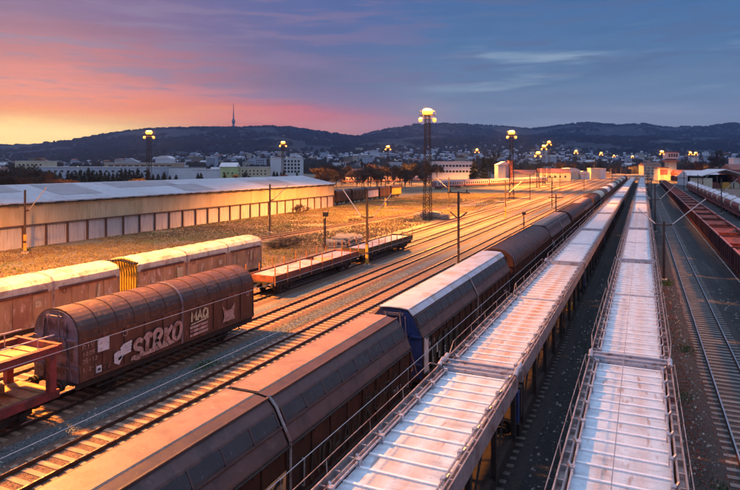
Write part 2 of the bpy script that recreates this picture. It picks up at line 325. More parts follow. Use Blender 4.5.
# deck sheet: galvanised plate with fine transverse corrugation and rusty wheel tracks
def deckmat(name, base, rusty, amt):
    m = bpy.data.materials.new(name); m.use_nodes = True; t = m.node_tree; n = t.nodes; l = t.links; b = n['Principled BSDF']
    b.inputs['Roughness'].default_value = .6; b.inputs['Metallic'].default_value = .0; b.inputs['Specular IOR Level'].default_value = .3
    tcn = n.new('ShaderNodeTexCoord'); oi = n.new('ShaderNodeObjectInfo')
    def mth(op, a, c=None, cl=False):
        q = n.new('ShaderNodeMath'); q.operation = op; q.use_clamp = cl
        for i, v in enumerate((a, c)):
            if v is None: continue
            if isinstance(v, (int, float)): q.inputs[i].default_value = v
            else: l.new(v, q.inputs[i])
        return q.outputs[0]
    off = n.new('ShaderNodeVectorMath'); off.operation = 'ADD'; l.new(tcn.outputs['Object'], off.inputs[0])
    cx = n.new('ShaderNodeCombineXYZ'); l.new(mth('MULTIPLY', oi.outputs['Random'], 60.), cx.inputs[2]); l.new(cx.outputs[0], off.inputs[1])
    def nz(scl, st_, det=6):
        mp = n.new('ShaderNodeMapping'); mp.inputs['Scale'].default_value = st_; l.new(off.outputs[0], mp.inputs[0])
        q = n.new('ShaderNodeTexNoise'); q.inputs['Scale'].default_value = scl; q.inputs['Detail'].default_value = det; l.new(mp.outputs[0], q.inputs['Vector']); return q.outputs['Fac']
    a = nz(1.0, (2.2, .16, 1)); c = nz(2.5, (1, .9, 1)); g = nz(9., (1, 1, 1), 3)
    def mr(v, p, q_, r0=0., r1=1.):
        q = n.new('ShaderNodeMapRange'); q.inputs[1].default_value = p; q.inputs[2].default_value = q_; q.inputs[3].default_value = r0; q.inputs[4].default_value = r1; l.new(v, q.inputs[0]); return q.outputs[0]
    def mx(f, x, y):
        q = n.new('ShaderNodeMix'); q.data_type = 'RGBA'; l.new(f, q.inputs[0])
        for i, v in ((6, x), (7, y)):
            if isinstance(v, tuple): q.inputs[i].default_value = (*v, 1)
            else: l.new(v, q.inputs[i])
        return q.outputs[2]
    sx = n.new('ShaderNodeSeparateXYZ'); l.new(tcn.outputs['Object'], sx.inputs[0])
    ax = mth('ABSOLUTE', mth('SUBTRACT', mth('ABSOLUTE', mth('ADD', sx.outputs[0], mth('MULTIPLY', mth('SUBTRACT', a, .5), .5))), .42))   # wheel tracks
    track = mr(ax, .42, .05)
    fac = mth('MULTIPLY', track, mr(a, .35, .62, .25, 1.), True); fac = mth('MULTIPLY', fac, amt, True)
    c0 = mx(mr(c, .35, .65), tuple(x * .86 for x in base), tuple(min(.9, x * 1.08) for x in base))
    c1 = mx(fac, c0, rusty)
    c1 = mx(mth('MULTIPLY', mr(nz(1.3, (.6, 2.2, 1), 8), .52, .7), .55), c1, (.34, .30, .30))
    c1 = mx(mth('MULTIPLY', mr(nz(3.1, (1.4, .25, 1), 8), .6, .7), .7), c1, (.36, .2, .13))
    c2 = mx(mth('MULTIPLY', mr(g, .6, .72), .5), c1, tuple(x * .5 for x in base))
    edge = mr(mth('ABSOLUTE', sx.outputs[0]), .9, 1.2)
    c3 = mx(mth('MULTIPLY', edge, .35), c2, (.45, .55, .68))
    l.new(c3, b.inputs['Base Color'])
    wv = n.new('ShaderNodeTexWave'); wv.bands_direction = 'Y'; wv.inputs['Scale'].default_value = 3.6; l.new(tcn.outputs['Object'], wv.inputs['Vector'])
    bp = n.new('ShaderNodeBump'); bp.inputs['Strength'].default_value = .55; bp.inputs['Distance'].default_value = .02
    l.new(wv.outputs['Fac'], bp.inputs['Height']); l.new(bp.outputs[0], b.inputs['Normal'])
    return m
M['deck'] = deckmat('galvanised_deck', (.66, .74, .79), (.62, .46, .38), .75)
M['deck_tan'] = deckmat('tan_stained_deck', (.6, .6, .62), (.52, .27, .14), 1.1)
M['deck_white'] = deckmat('white_deck', (.74, .8, .83), (.7, .58, .54), .5)

# ------------------------------------------------------------------ ground
def ground_mat():
    m = bpy.data.materials.new('yard_ground'); m.use_nodes = True; t = m.node_tree; n = t.nodes; l = t.links; b = n['Principled BSDF']
    b.inputs['Roughness'].default_value = .85
    tcn = n.new('ShaderNodeTexCoord'); sx = n.new('ShaderNodeSeparateXYZ'); l.new(tcn.outputs['Object'], sx.inputs[0])
    def nz(scl, det=6, st_=(1,1,1), r=.6):
        mp = n.new('ShaderNodeMapping'); mp.inputs['Scale'].default_value = st_; l.new(tcn.outputs['Object'], mp.inputs[0])
        q = n.new('ShaderNodeTexNoise'); q.inputs['Scale'].default_value = scl; q.inputs['Detail'].default_value = det; q.inputs['Roughness'].default_value = r; l.new(mp.outputs[0], q.inputs['Vector']); return q.outputs['Fac']
    def mr(v, p, q_, r0=0., r1=1.):
        q = n.new('ShaderNodeMapRange'); q.inputs[1].default_value = p; q.inputs[2].default_value = q_; q.inputs[3].default_value = r0; q.inputs[4].default_value = r1; l.new(v, q.inputs[0]); return q.outputs[0]
    def mx(f, x, y, bl='MIX'):
        q = n.new('ShaderNodeMix'); q.data_type = 'RGBA'; q.blend_type = bl; l.new(f, q.inputs[0])
        for i, v in ((6, x), (7, y)):
            if isinstance(v, tuple): q.inputs[i].default_value = (*v, 1)
            else: l.new(v, q.inputs[i])
        return q.outputs[2]
    def mth(op, a, c):
        q = n.new('ShaderNodeMath'); q.operation = op
        for i, v in enumerate((a, c)):
            if isinstance(v, (int, float)): q.inputs[i].default_value = v
            else: l.new(v, q.inputs[i])
        return q.outputs[0]
    fine = nz(9, 6); med = nz(.35, 7); big = nz(.06, 5, (1, .4, 1))
    vo = n.new('ShaderNodeTexVoronoi'); vo.inputs['Scale'].default_value = 14.; l.new(tcn.outputs['Object'], vo.inputs['Vector'])
    sp = n.new('ShaderNodeSeparateColor'); l.new(vo.outputs['Color'], sp.inputs[0])
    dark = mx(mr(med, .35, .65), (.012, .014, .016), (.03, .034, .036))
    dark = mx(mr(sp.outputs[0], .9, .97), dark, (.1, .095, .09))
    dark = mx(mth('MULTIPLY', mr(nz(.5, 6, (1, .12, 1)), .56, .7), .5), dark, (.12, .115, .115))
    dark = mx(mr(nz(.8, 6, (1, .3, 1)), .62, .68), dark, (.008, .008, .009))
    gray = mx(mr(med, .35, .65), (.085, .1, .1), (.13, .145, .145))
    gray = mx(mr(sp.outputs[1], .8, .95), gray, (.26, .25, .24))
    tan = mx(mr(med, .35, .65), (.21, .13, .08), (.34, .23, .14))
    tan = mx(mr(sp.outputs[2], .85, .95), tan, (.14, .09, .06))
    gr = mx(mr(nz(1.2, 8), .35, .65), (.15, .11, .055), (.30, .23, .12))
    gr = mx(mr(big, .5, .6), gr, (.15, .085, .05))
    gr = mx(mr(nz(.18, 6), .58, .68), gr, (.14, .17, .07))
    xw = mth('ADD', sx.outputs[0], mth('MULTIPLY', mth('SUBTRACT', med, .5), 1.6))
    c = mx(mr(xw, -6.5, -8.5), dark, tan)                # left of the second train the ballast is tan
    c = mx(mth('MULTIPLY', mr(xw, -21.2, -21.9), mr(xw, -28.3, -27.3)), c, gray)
    c = mx(mr(xw, -37.5, -39.2), c, gr)
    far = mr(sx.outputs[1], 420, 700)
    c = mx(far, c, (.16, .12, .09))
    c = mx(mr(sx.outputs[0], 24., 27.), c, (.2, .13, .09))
    l.new(c, b.inputs['Base Color'])
    bp = n.new('ShaderNodeBump'); bp.inputs['Strength'].default_value = .7; bp.inputs['Distance'].default_value = .05
    l.new(mth('ADD', fine, vo.outputs['Distance']), bp.inputs['Height']); l.new(bp.outputs[0], b.inputs['Normal'])
    return m
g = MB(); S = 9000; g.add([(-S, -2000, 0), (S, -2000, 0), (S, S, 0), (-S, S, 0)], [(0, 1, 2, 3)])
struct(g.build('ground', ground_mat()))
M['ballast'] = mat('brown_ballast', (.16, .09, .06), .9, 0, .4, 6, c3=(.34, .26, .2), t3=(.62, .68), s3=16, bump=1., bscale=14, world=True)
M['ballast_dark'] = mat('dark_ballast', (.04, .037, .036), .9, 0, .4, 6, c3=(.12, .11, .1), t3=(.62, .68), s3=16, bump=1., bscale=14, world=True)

# ------------------------------------------------------------------ tracks
ZR = .24      # rail head
def offs(path, o):
    r = []
    for i, p in enumerate(path):
        a = Vector(path[max(0, i-1)]); b = Vector(path[min(len(path)-1, i+1)]); d = (b - a).normalized(); r.append((p[0] + d.y * o, p[1] - d.x * o))
    return r
def sweep(mb, path, o, hw, z0, z1):
    A = offs(path, o - hw); B = offs(path, o + hw); n = len(path)
    vs = [(x, y, z1) for x, y in A] + [(x, y, z1) for x, y in B] + [(x, y, z0) for x, y in A] + [(x, y, z0) for x, y in B]
    fs = []
    for i in range(n - 1):
        fs += [(i, n+i, n+i+1, i+1), (i, i+1, 2*n+i+1, 2*n+i), (n+i+1, n+i, 3*n+i, 3*n+i+1)]
    fs += [(0, 2*n, 3*n, n), (n-1, 2*n-1, 4*n-1, 3*n-1)]
    mb.add(vs, fs)
def track(label, path, ball, slm, indiv=0, y_from=0):
    t = thing('railway_track', label, 'track', (path[0][0], path[0][1], 0), 0, 'parallel tracks of the yard')
    P = [(x - path[0][0], y - path[0][1]) for x, y in path]
    b = MB(); A = offs(P, -1.75); A2 = offs(P, -1.35); B2 = offs(P, 1.35); B = offs(P, 1.75); n = len(P); vs = []
    for line, z in ((A, .004), (A2, .06), (B2, .06), (B, .004)): vs += [(x, y, z) for x, y in line]
    b.add(vs, [(k*n+i, (k+1)*n+i, (k+1)*n+i+1, k*n+i+1) for k in range(3) for i in range(n-1)])
    b.build('ballast_bed', ball, t)
    for s in (-.75, .75):
        m = MB(); sweep(m, P, s, .03, .06, ZR - .012); sweep(m, P, s, .07, .085, .10); r = m.build('rail', M['rail'], t)
        m = MB(); sweep(m, P, s, .034, ZR - .012, ZR); m.build('rail_head', M['railtop'], r)
    # sleepers
    L = [0]
    for a, c in zip(P, P[1:]): L.append(L[-1] + (Vector(c) - Vector(a)).length)
    sl = MB(); near = []
    k = 0; s = .3
    while s < L[-1] - .3:
        while L[k+1] < s: k += 1
        f = (s - L[k]) / (L[k+1] - L[k]); a = Vector(P[k]); c = Vector(P[k+1]); p = a.lerp(c, f); d = (c - a).normalized(); q = Vector((d.y, -d.x))
        rr = R.uniform(-.05, .05); hz = .085 + R.uniform(-.006, .006)
        e1 = p - q * (1.28 + rr); e2 = p + q * (1.28 - rr)
        if indiv and len(near) < indiv and s > y_from:
            mb = MB(); mb.bar((e1.x, e1.y, hz - .06), (e2.x, e2.y, hz - .06), .25, .12); near.append(mb)
        elif s < 330: sl.bar((e1.x, e1.y, hz - .06), (e2.x, e2.y, hz - .06), .25, .12)
        s += .62
    for mb in near: mb.build('sleeper', slm, t)
    if sl.v:
        o = sl.build('sleepers', slm, t); o['kind'] = 'stuff'
    return t
def straight(X, y0, y1): return [(X, y0), (X, y1)]
YE = 640
TR = [(4.1, 'empty dark track right of the middle train of open decks', 1, 60, 14), (-20.3, 'empty brown track beside the graffiti van, the nearest empty one on the left', 0, 88, 14),
      (-.49, 'track under the middle train of pale open decks', 1, 0, 0), (-5.73, 'track under the left train of pale open decks', 1, 0, 0),
      (-10.85, 'track under the brown sliding wall vans', 0, 0, 0), (-15.5, 'track hidden behind the brown sliding wall vans', 0, 0, 0),
      (-25.1, 'track carrying the graffiti van, lit orange beyond it', 0, 60, 30), (-30.0, 'track under the low flat wagons', 0, 0, 0), (-35.3, 'track under the beige vans', 0, 0, 0),
      (9.6, 'track under the red open hoppers', 1, 0, 0), (14.2, 'empty track between red hoppers and tank wagons', 1, 0, 0), (18.9, 'track under the red and white tank wagons', 1, 0, 0)]
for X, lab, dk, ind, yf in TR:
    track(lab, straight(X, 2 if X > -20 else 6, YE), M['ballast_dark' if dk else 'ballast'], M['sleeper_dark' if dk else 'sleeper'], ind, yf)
track('track starting beside the grass, left of the beige vans line', [(-37.5, 150), (-40, 175), (-40.5, 240), (-40.5, YE)], M['ballast'], M['sleeper'])
track('second track beside the grass near the passenger coaches', [(-41, 190), (-45, 225), (-45.5, YE)], M['ballast'], M['sleeper'])
sp1 = G(263, 238.8); sp2 = G(367.6, 221.3); sp3 = G(417.4, 212.9); sp4 = (-47.5, 190)
dv = (Vector(sp1) - Vector(sp2)); 
spur = [tuple(Vector(sp1) + dv * 1.1), sp1, sp2, sp3, sp4, (-50, 320), (-50, YE)]
track('single spur track running through the dry grass beside the hall', spur, M['ballast'], M['sleeper'])

# ------------------------------------------------------------------ rolling stock builders
def wheelset(par, ys, r=.46, detail=True):
    for y in ys:
        ax = MB(); ax.tube((-.85, y, r), (.85, y, r), .08, 6)
        for s in (-.75, .75): ax.tube((s - .07, y, r), (s + .07, y, r), r, 18)
        for s in (-.66, .66): ax.tube((s - .02, y, r), (s + .02, y, r), r + .03, 18)
        ax.build('wheelset', M['wheel'], par)
def bogie(par, y, wheels=True):
    b = MB()
    for s in (-1.02, 1.02):
        b.box(s - .07, s + .07, y - 1.35, y + 1.35, .42, .62)
        for k in (-.9, .9): b.box(s - .12, s + .12, y + k - .17, y + k + .17, .32, .62)
        b.box(s - .1, s + .1, y - .3, y + .3, .3, .72)
    b.box(-1.0, 1.0, y - .22, y + .22, .5, .78)
    o = b.build('bogie', M['under'], par)
    wheelset(o, (y - .9, y + .9))
def buffers(par, L, W_=1.75, mt='under'):
    for e in (-1, 1):
        for s in (-.87, .87):
            b = MB(); b.tube((s, e * L / 2, 1.05), (s, e * (L / 2 + .48), 1.05), .1, 8); b.tube((s, e * (L / 2 + .48), 1.05), (s, e * (L / 2 + .58), 1.05), .24, 12)
            b.build('buffer', M[mt], par)
        c = MB(); c.bar((0, e * L / 2, .95), (0, e * (L / 2 + .5), .9), .12, .1); c.tube((0, e * (L / 2 + .3), .95), (0, e * (L / 2 + .42), .55), .04, 6); c.build('coupling', M[mt], par)
def inset(prof, k):     # shrink a profile towards (0, 2.6)
    return [(x * k, 2.6 + (z - 2.6) * k) for x, z in prof]

ANG = [(-1.45, 3.05), (-1.42, 3.12), (-.98, 3.98), (-.72, 4.26), (-.35, 4.31), (.35, 4.31), (.72, 4.26), (.98, 3.98), (1.42, 3.12), (1.45, 3.05)]
def arch(n=16, w=1.5, z0=3.12, z1=4.4):
    return [(-w * cos(pi * i / n), z0 + (z1 - z0) * sin(pi * i / n) ** .85) for i in range(n + 1)]
def van(name, label, group, L, style, mroof, mwall, mend, halves=2, two_axle=False, ribs=9, endrib=False, overhang=0, panels=True):
    t = thing(name, label, 'van wagon', (0, 0, ZR), 0, group)
    prof = ANG if style == 'ang' else arch()
    if style == 'flat': prof = [(-1.5, 3.2), (-1.48, 3.7), (-1.25, 3.95), (-.6, 4.12), (0, 4.17), (.6, 4.12), (1.25, 3.95), (1.48, 3.7), (1.5, 3.2)]
    hw = prof[-1][0]; ez = prof[0][1]; hl = L / halves
    f = MB(); f.box(-1.2, 1.2, -L/2, L/2, .95, 1.12)
    for s in (-1, 1): f.box(s*1.32 - .06, s*1.32 + .06, -L/2 + .05, L/2 - .05, .78, 1.1)
    for k in range(int(L // 2)): f.box(-1.35, 1.35, -L/2 + 1 + k*2 - .05, -L/2 + 1 + k*2 + .05, .8, .95)
    for s in (-1, 1):
        f.tube((s*1.3, -L/2 + 1.2, .55), (s*1.3, L/2 - 1.2, .55), .035, 5)
        for k in range(5): y = -L/2 + 1.4 + k * (L - 2.8) / 4; f.bar((s*1.3, y, .55), (s*1.3, y, .8), .05)
    f.box(-.9, .9, -1.2, 1.0, .5, .9)
    f.build('underframe', M['under'], t)
    if two_axle:
        wheelset(t, (-L*.32, L*.32), .48)
        for y in (-L*.32, L*.32):
            s_ = MB()
            for s in (-1.05, 1.05): s_.box(s - .06, s + .06, y - .6, y + .6, .55, .66); s_.box(s - .09, s + .09, y - .16, y + .16, .38, .8)
            s_.build('axle_guard', M['under'], t)
    else:
        bogie(t, -L/2 + 3); bogie(t, L/2 - 3)
    buffers(t, L)
    for h in range(halves):
        y0 = -L/2 + h*hl + .06; y1 = y0 + hl - .12
        r = MB()
        out_ = prof; inn = [(x * .965, z - .05) for x, z in prof]; n = len(prof)
        vs = [(x, y, z) for y in (y0, y1) for x, z in out_] + [(x, y, z) for y in (y0, y1) for x, z in inn]
        fs = [(i+1, i, n+i, n+i+1) for i in range(n-1)] + [(2*n+i, 2*n+i+1, 3*n+i+1, 3*n+i) for i in range(n-1)]
        fs += [(i, i+1, 2*n+i+1, 2*n+i) for i in range(n-1)] + [(n+i+1, n+i, 3*n+i, 3*n+i+1) for i in range(n-1)]
        fs += [(0, 2*n, 3*n, n), (n-1, 2*n-1, 4*n-1, 3*n-1)]
        r.add(vs, fs)
        # roof ribs, standing proud
        nb = ribs if style != 'ang' else 0
        for k in range(nb + 1 if nb else 0):
            y = y0 + .05 + (y1 - y0 - .1) * k / nb; wd = .035 if style != 'ang' else .06
            o1 = [(x * 1.012, z + .028) for x, z in prof]; i1 = [(x * .99, z - .02) for x, z in prof]
            r.prism(o1 + i1[::-1], y - wd, y + wd)
        rf = r.build('roof', mroof, t)
        if style == 'ang' and panels:
            for s in (-1, 1):
                p = MB(); npn = ribs
                a0 = Vector((s * .80, 0, 4.20)); a1 = Vector((s * 1.03, 0, 3.90)); a2 = Vector((s * 1.2, 0, 3.57))
                off = Vector((s * .03, 0, .02))
                for k in range(npn):
                    ya = y0 + .12 + (y1 - y0 - .24) * k / npn + .035; yb = y0 + .12 + (y1 - y0 - .24) * (k+1) / npn - .035
                    A = a1 + off; B = a2 + off
                    p.add([(A.x, ya, A.z), (A.x, yb, A.z), (B.x, yb, B.z), (B.x, ya, B.z), (A.x - s*.06, ya, A.z - .03), (A.x - s*.06, yb, A.z - .03), (B.x - s*.06, yb, B.z - .03), (B.x - s*.06, ya, B.z - .03)],
                          [(0,1,2,3), (0,4,5,1), (1,5,6,2), (2,6,7,3), (3,7,4,0)])
                p.build('panel_strip', M['dark_panel'], rf)
                rb = MB(); rb.bar((s*.775, y0, 4.285), (s*.775, y1, 4.285), .07, .05); rb.bar((s*1.26, y0, 3.49), (s*1.26, y1, 3.49), .05, .05)
                for k in range(npn + 1):
                    y = y0 + .12 + (y1 - y0 - .24) * k / npn
                    rb.bar((s*1.03, y, 3.93), (s*1.23, y, 3.53), .05, .07, up=(s, 0, .5))
                rb.build('roof_strip', mroof, rf)
        for s in (-1, 1):
            wl = MB(); x = s * (hw - .03)
            wl.box(min(x, x - s*.05), max(x, x - s*.05), y0, y1, 1.12, ez)
            nr = ribs if style == 'ang' else max(4, ribs - 1)
            for k in range(nr + 1):
                y = y0 + .05 + (y1 - y0 - .1) * k / nr
                wl.box(min(x, x + s*.055), max(x, x + s*.055), y - .04, y + .04, 1.15, ez - .06)
            wl.box(min(x, x + s*.07), max(x, x + s*.07), y0, y1, ez - .09, ez - .005)
            wl.box(min(x, x + s*.05), max(x, x + s*.05), y0, y1, 1.12, 1.22)
            wl.build('side_wall', mwall, t)
    for e in (-1, 1):
        m = MB(); y = e * (L/2 - .02); full = [(-hw + .02, 1.1)] + [(x * .97, z - .05) for x, z in prof] + [(hw - .02, 1.1)]
        m.prism(full if True else full, min(y, y - e*.06), max(y, y - e*.06))
        ya, yb = sorted((y, y + e*.07))
        if endrib:
            for k in range(12): x = -hw + .16 + k * (2*hw - .32) / 11; m.box(x - .06, x + .06, ya, yb, 1.15, 3.9 if abs(x) < 1.2 else 3.6)
        else:
            for z in (1.75, 3.05): m.box(-hw + .05, hw - .05, ya, yb, z - .05, z + .05)
            for x in (-.75, .75): m.box(x - .05, x + .05, ya, yb + 0, 1.1, 3.85)
        ew = m.build('end_wall', mend, t)
        if not endrib:
            q = MB(); yo = y + e * .13
            for s in (-1, 1):
                q.path([(s*.35, yo, 4.1), (s*.42, yo, 3.5), (s*.5, yo, 2.6)], .03); q.path([(s*.62, yo, 4.0), (s*.66, yo, 3.2), (s*1.25, yo, 1.3)], .022)
                q.tube((s*.35, y, 4.12), (s*.35, yo, 4.12), .05)
            q.box(-.5, .5, min(y, yo), max(y, yo), 4.0, 4.12)
            for s in (-1, 1):
                for k in range(12):
                    a, b_ = 2*pi*k/12, 2*pi*(k+1)/12; q.tube((s*.8 + .2*cos(a), yo, 1.6 + .2*sin(a)), (s*.8 + .2*cos(b_), yo, 1.6 + .2*sin(b_)), .02, 4)
            q.build('locking_gear', M['end_grey'], ew)
    if halves > 1:
        for h in range(1, halves):
            y = -L/2 + h*hl; m = MB()
            o1 = [(-hw - .03, 1.12)] + [(x * 1.03, z + .05) for x, z in prof] + [(hw + .03, 1.12)]
            i1 = [(hw - .04, 1.12)] + [(x * .97, z - .04) for x, z in prof][::-1] + [(-hw + .04, 1.12)]
            if style == 'ang':
                for s in (-1, 1):
                    m = MB(); m.path([(s*1.5, y, 1.15), (s*1.5, y, 3.1), (s*1.02, y, 4.02), (s*.74, y, 4.31)], .045, 6)
                    if s < 0: m.build('divider_hoop', M['pinkbeam'], t)
            else: m.prism(o1 + i1, y - .055, y + .055)
            m.build('divider_hoop', M['end_grey'] if style == 'round' else M['pinkbeam'], t)
    return t

ORD = ['first', 'second', 'third', 'fourth', 'fifth', 'sixth', 'seventh', 'eighth', 'ninth', 'tenth', 'eleventh', 'twelfth', '13th', '14th', '15th', '16th', '17th', '18th', '19th', '20th', '21st', '22nd', '23rd', '24th', '25th', '26th', '27th', '28th', '29th', '30th']
FARSKIP = ('buffer', 'coupling', 'wheelset', 'locking_gear', 'panel_strip')

# ---- brown sliding-wall van train, X = -10.85
GB = 'vans of the brown covered train'
vA = van('covered_van', 'brown sliding wall van with dark roof panels nearest the camera', GB, 20.3, 'ang', M['brown_roof'], M['brown_van'], M['brown_van'], ribs=8)
vA.location = (-10.85, 25.1 - 10.15, ZR)
def letters(word, y, z, h, w, gap, x, stroke, mb, slant=.0):
    GL = {'N': [[(0,0),(0,1),(1,0),(1,1)]], 'S': [[(1,.9),(.5,1),(0,.8),(.1,.55),(.9,.45),(1,.2),(.5,0),(0,.1)]], 'M': [[(0,0),(.05,1),(.5,.35),(.95,1),(1,0)]], 'A': [[(0,0),(.5,1),(1,0)], [(.22,.38),(.78,.38)]],
          'Q': [[(.5,0),(.05,.2),(0,.7),(.4,1),(.9,.85),(1,.35),(.55,.02)], [(.6,.35),(1.1,-.1)]], 'T': [[(0,1),(1,1)], [(.5,1),(.5,0)]], 'R': [[(0,0),(0,1),(.8,.9),(.8,.55),(.1,.5),(1,0)]], 'K': [[(0,0),(0,1)], [(1,1),(.05,.5),(1,0)]],
          'O': [[(.5,0),(.05,.2),(.05,.8),(.5,1),(.95,.8),(.95,.2),(.5,0)]], 'I': [[(.5,0),(.5,1)]], 'F': [[(0,0),(0,1),(1,1)], [(.05,.5),(.7,.5)]], 'P': [[(0,0),(0,1),(.85,.9),(.85,.5),(.05,.42)]], 'U': [[(0,1),(0,.2),(.5,0),(1,.2),(1,1)]],
          'Z': [[(0,1),(1,1),(0,0),(1,0)]], 'C': [[(1,.85),(.5,1),(0,.7),(0,.3),(.5,0),(1,.15)]], 'V': [[(0,1),(.5,0),(1,1)]], '1': [[(.2,.8),(.5,1),(.5,0)]], '2': [[(0,.8),(.5,1),(1,.7),(0,0),(1,0)]], '5': [[(1,1),(.1,1),(.05,.55),(.8,.5),(.9,.1),(0,0)]], '-': [[(.1,.5),(.9,.5)]], '7': [[(0,1),(1,1),(.4,0)]]}
    k = 0
    for ch in word:
        if ch != ' ':
            for s_ in GL[ch]:
                mb.ribbon([(y + a * w + slant * b_ * h, z + b_ * h) for a, b_ in s_], stroke, x + .0012 * (k % 9)); k += 1
        y += w + gap
xw = 1.45 + .05
def fittings(v_, L, ys, z0=1.25):
    for y in ys:
        a = MB(); a.tube((xw + .05, y, 1.5), (xw + .05, y, 2.3), .025, 6); a.bar((xw - .03, y, 1.5), (xw + .05, y, 1.5), .04); a.bar((xw - .03, y, 2.3), (xw + .05, y, 2.3), .04); a.build('door_handle', M['galv'], v_)
    a = MB(); a.box(xw - .02, xw + .04, -L/2 + .3, L/2 - .3, 1.2, 1.24); a.tube((xw + .02, -L/2 + .3, 2.98), (xw + .02, L/2 - .3, 2.98), .03, 6)
    for k in range(int(L / .65)): a.tube((xw - .02, -L/2 + .5 + k*.65, 2.88), (xw + .03, -L/2 + .5 + k*.65, 2.88), .025, 5)
    a.build('door_rail', M['under'], v_)
    a = MB(); letters('2725 1 5', -L/2 + .6, 2.45, .16, .1, .05, xw - .03, .022, a); letters('1 25-1', -L/2 + .6, 2.15, .12, .08, .04, xw - .03, .018, a); letters('12-25 T', L/2 - 2.2, 1.7, .14, .09, .04, xw - .03, .02, a); a.box(xw - .06, xw - .02, -L/2 + 2.1, -L/2 + 2.5, 1.8, 2.25)
    a.build('lettering', M['graf_white'], v_)
fittings(vA, 20.3, (-9.4, -.6, .7, 9.5))
g1 = MB(); letters('NS', -1.55, 1.45, .75, .5, .15, xw, .16, g1); g1.build('graffiti', M['graf_dark'], vA)
g1 = MB(); g1.poly([(-2.2, 1.3), (-.25, 1.3), (-.2, 2.35), (-2.1, 2.3)], xw - .012); g1.build('graffiti', M['graf_tan'], vA)
g1 = MB(); letters('INOPAN', .5, 1.4, .85, .5, .22, xw, .12, g1, .1); letters('RUPC', 5.2, 1.7, .8, .55, .3, xw, .09, g1, .1); g1.build('graffiti', M['graf_green'], vA)
pr = MB(); pr.prism([(-.74, 4.30), (-.72, 4.335), (.30, 4.345), (.34, 4.31)], -10.1, -.1); pr.prism([(-.74, 4.30), (-.72, 4.335), (.30, 4.345), (.34, 4.31)], .1, 10.1); pr.build('roof_layer', M['roof_lamplight'], vA)  # orange lamp light on the flat top, painted as a tan layer
vB = van('covered_van', 'brown van with pale grey flat roof and blue end wall', GB, 20.3, 'ang', M['brown_roof'], M['brown_van'], M['blue'], ribs=8)
vB.location = (-10.85, 36.75, ZR)
pr = MB(); pr.prism([(-.74, 4.30), (-.35, 4.345), (.35, 4.345), (.74, 4.30), (.98, 4.03), (1.0, 4.06), (.76, 4.35), (.35, 4.39), (-.35, 4.39), (-.76, 4.35)], -10.2, 10.2); pr.build('roof_layer', M['pale_roof'], vB)
fittings(vB, 20.3, (-9.0, -.6, .7, 9.5))
g2 = MB(); g2.box(1.475, 1.51, -10.0, -9.45, 1.35, 3.0); g2.build('graffiti', M['graf_white'], vB)
for yy, zz, hh in ((-8.9, 1.35, .9), (-7.9, 1.5, 1.0), (-6.9, 1.35, 1.25), (-6.0, 1.6, .9), (-4.9, 1.45, .8)): g2 = MB(); g2.box(1.475, 1.512, yy, yy + .5, zz, zz + hh); g2.build('graffiti', M['graf_green'], vB)
g2 = MB(); letters('1 2 5', -8.85, 1.5, .3, .22, .25, 1.525, .05, g2); g2.build('lettering', M['graf_white'], vB)
vC = van('covered_van', 'dark brown van with close transverse roof ribs, third in the brown train', GB, 20.3, 'round', M['brown_roof'], M['brown_van'], M['brown_van'], ribs=13)
vC.location = (-10.85, 58.45, ZR)
y = 58.45 + 21.7; k = 3
vround = van('covered_van', 'pale orange round roofed van where the brown train turns light', GB, 15, 'round', M['beige_roof'], M['old_wall'], M['cream'], ribs=7, halves=1)
first_round = True
while y < 430:
    if y < 155:
        src = (vA, vC, vA, vA, vC)[k % 5]
        copytree(src, (-10.85, y, ZR), 0, f'brown covered van, {ORD[k]} wagon from the near end of its train', GB, skip=FARSKIP + ('graffiti',)); y += 21.7
    else:
        if first_round: vround.location = (-10.85, y - 2.5, ZR); first_round = False
        else:
            mt = R.choice([M['beige_roof'], M['old_roof'], M['tank_top'], M['old_roof']])
            copytree(vround, (-10.85, y - 2.5, ZR), 0, f'round roofed van far along the brown train, {ORD[k]} wagon', GB, skip=FARSKIP, mats={'roof': mt}); 
        y += 16.3
    k += 1

# ---- graffiti van on X = -25.1
vG = van('covered_van', 'rusty red round roofed van with pink graffiti, nearest on the left', 'old round roofed vans', 13.7, 'round', M['old_roof'], M['old_wall'], M['end_grey'], two_axle=True, ribs=6)
vG.location = (-25.1, 26.35, ZR); xg = 1.5 + .045
def smooth(pts, n=5):
    P = [pts[0]] + list(pts) + [pts[-1]]; o = []
    for i in range(1, len(P) - 2):
        for q in range(n):
            t = q / n; a, b_, c, d = P[i-1], P[i], P[i+1], P[i+2]
            o.append(tuple(.5 * (2*b_[k] + (c[k]-a[k])*t + (2*a[k]-5*b_[k]+4*c[k]-d[k])*t*t + (3*b_[k]-a[k]-3*c[k]+d[k])*t**3) for k in (0, 1)))
    return o + [tuple(pts[-1])]
BUB = [[(.85, .85), (.4, 1), (.05, .8), (.2, .55), (.7, .45), (.85, .2), (.5, 0), (0, .1)], [(.5, 0), (.42, .5), (.5, .95)], [(0, .8), (.45, 1.02), (1, .85)],
       [(.05, 0), (.1, .5), (.05, .95), (.6, 1.0), (.85, .75), (.5, .5), (.3, .48), (.6, .3), (.95, 0)], [(.05, .0), (.15, .5), (.1, 1)], [(.9, 1), (.3, .55), (.5, .3), (.95, -.05)], [(.5, 0), (.05, .25), (.1, .8), (.5, 1), (.95, .75), (.9, .2), (.5, 0)]]
place = [(-3.6, 1.3, .62, 1.05), (-2.95, 1.42, .55, 1.05), (-2.95, 1.42, .55, 1.05), (-2.25, 1.38, .6, 1.15), (-1.5, 1.42, .6, 1.1), (-1.5, 1.42, .6, 1.1), (-.8, 1.5, .6, 1.05)]
a = MB(); a2 = MB()
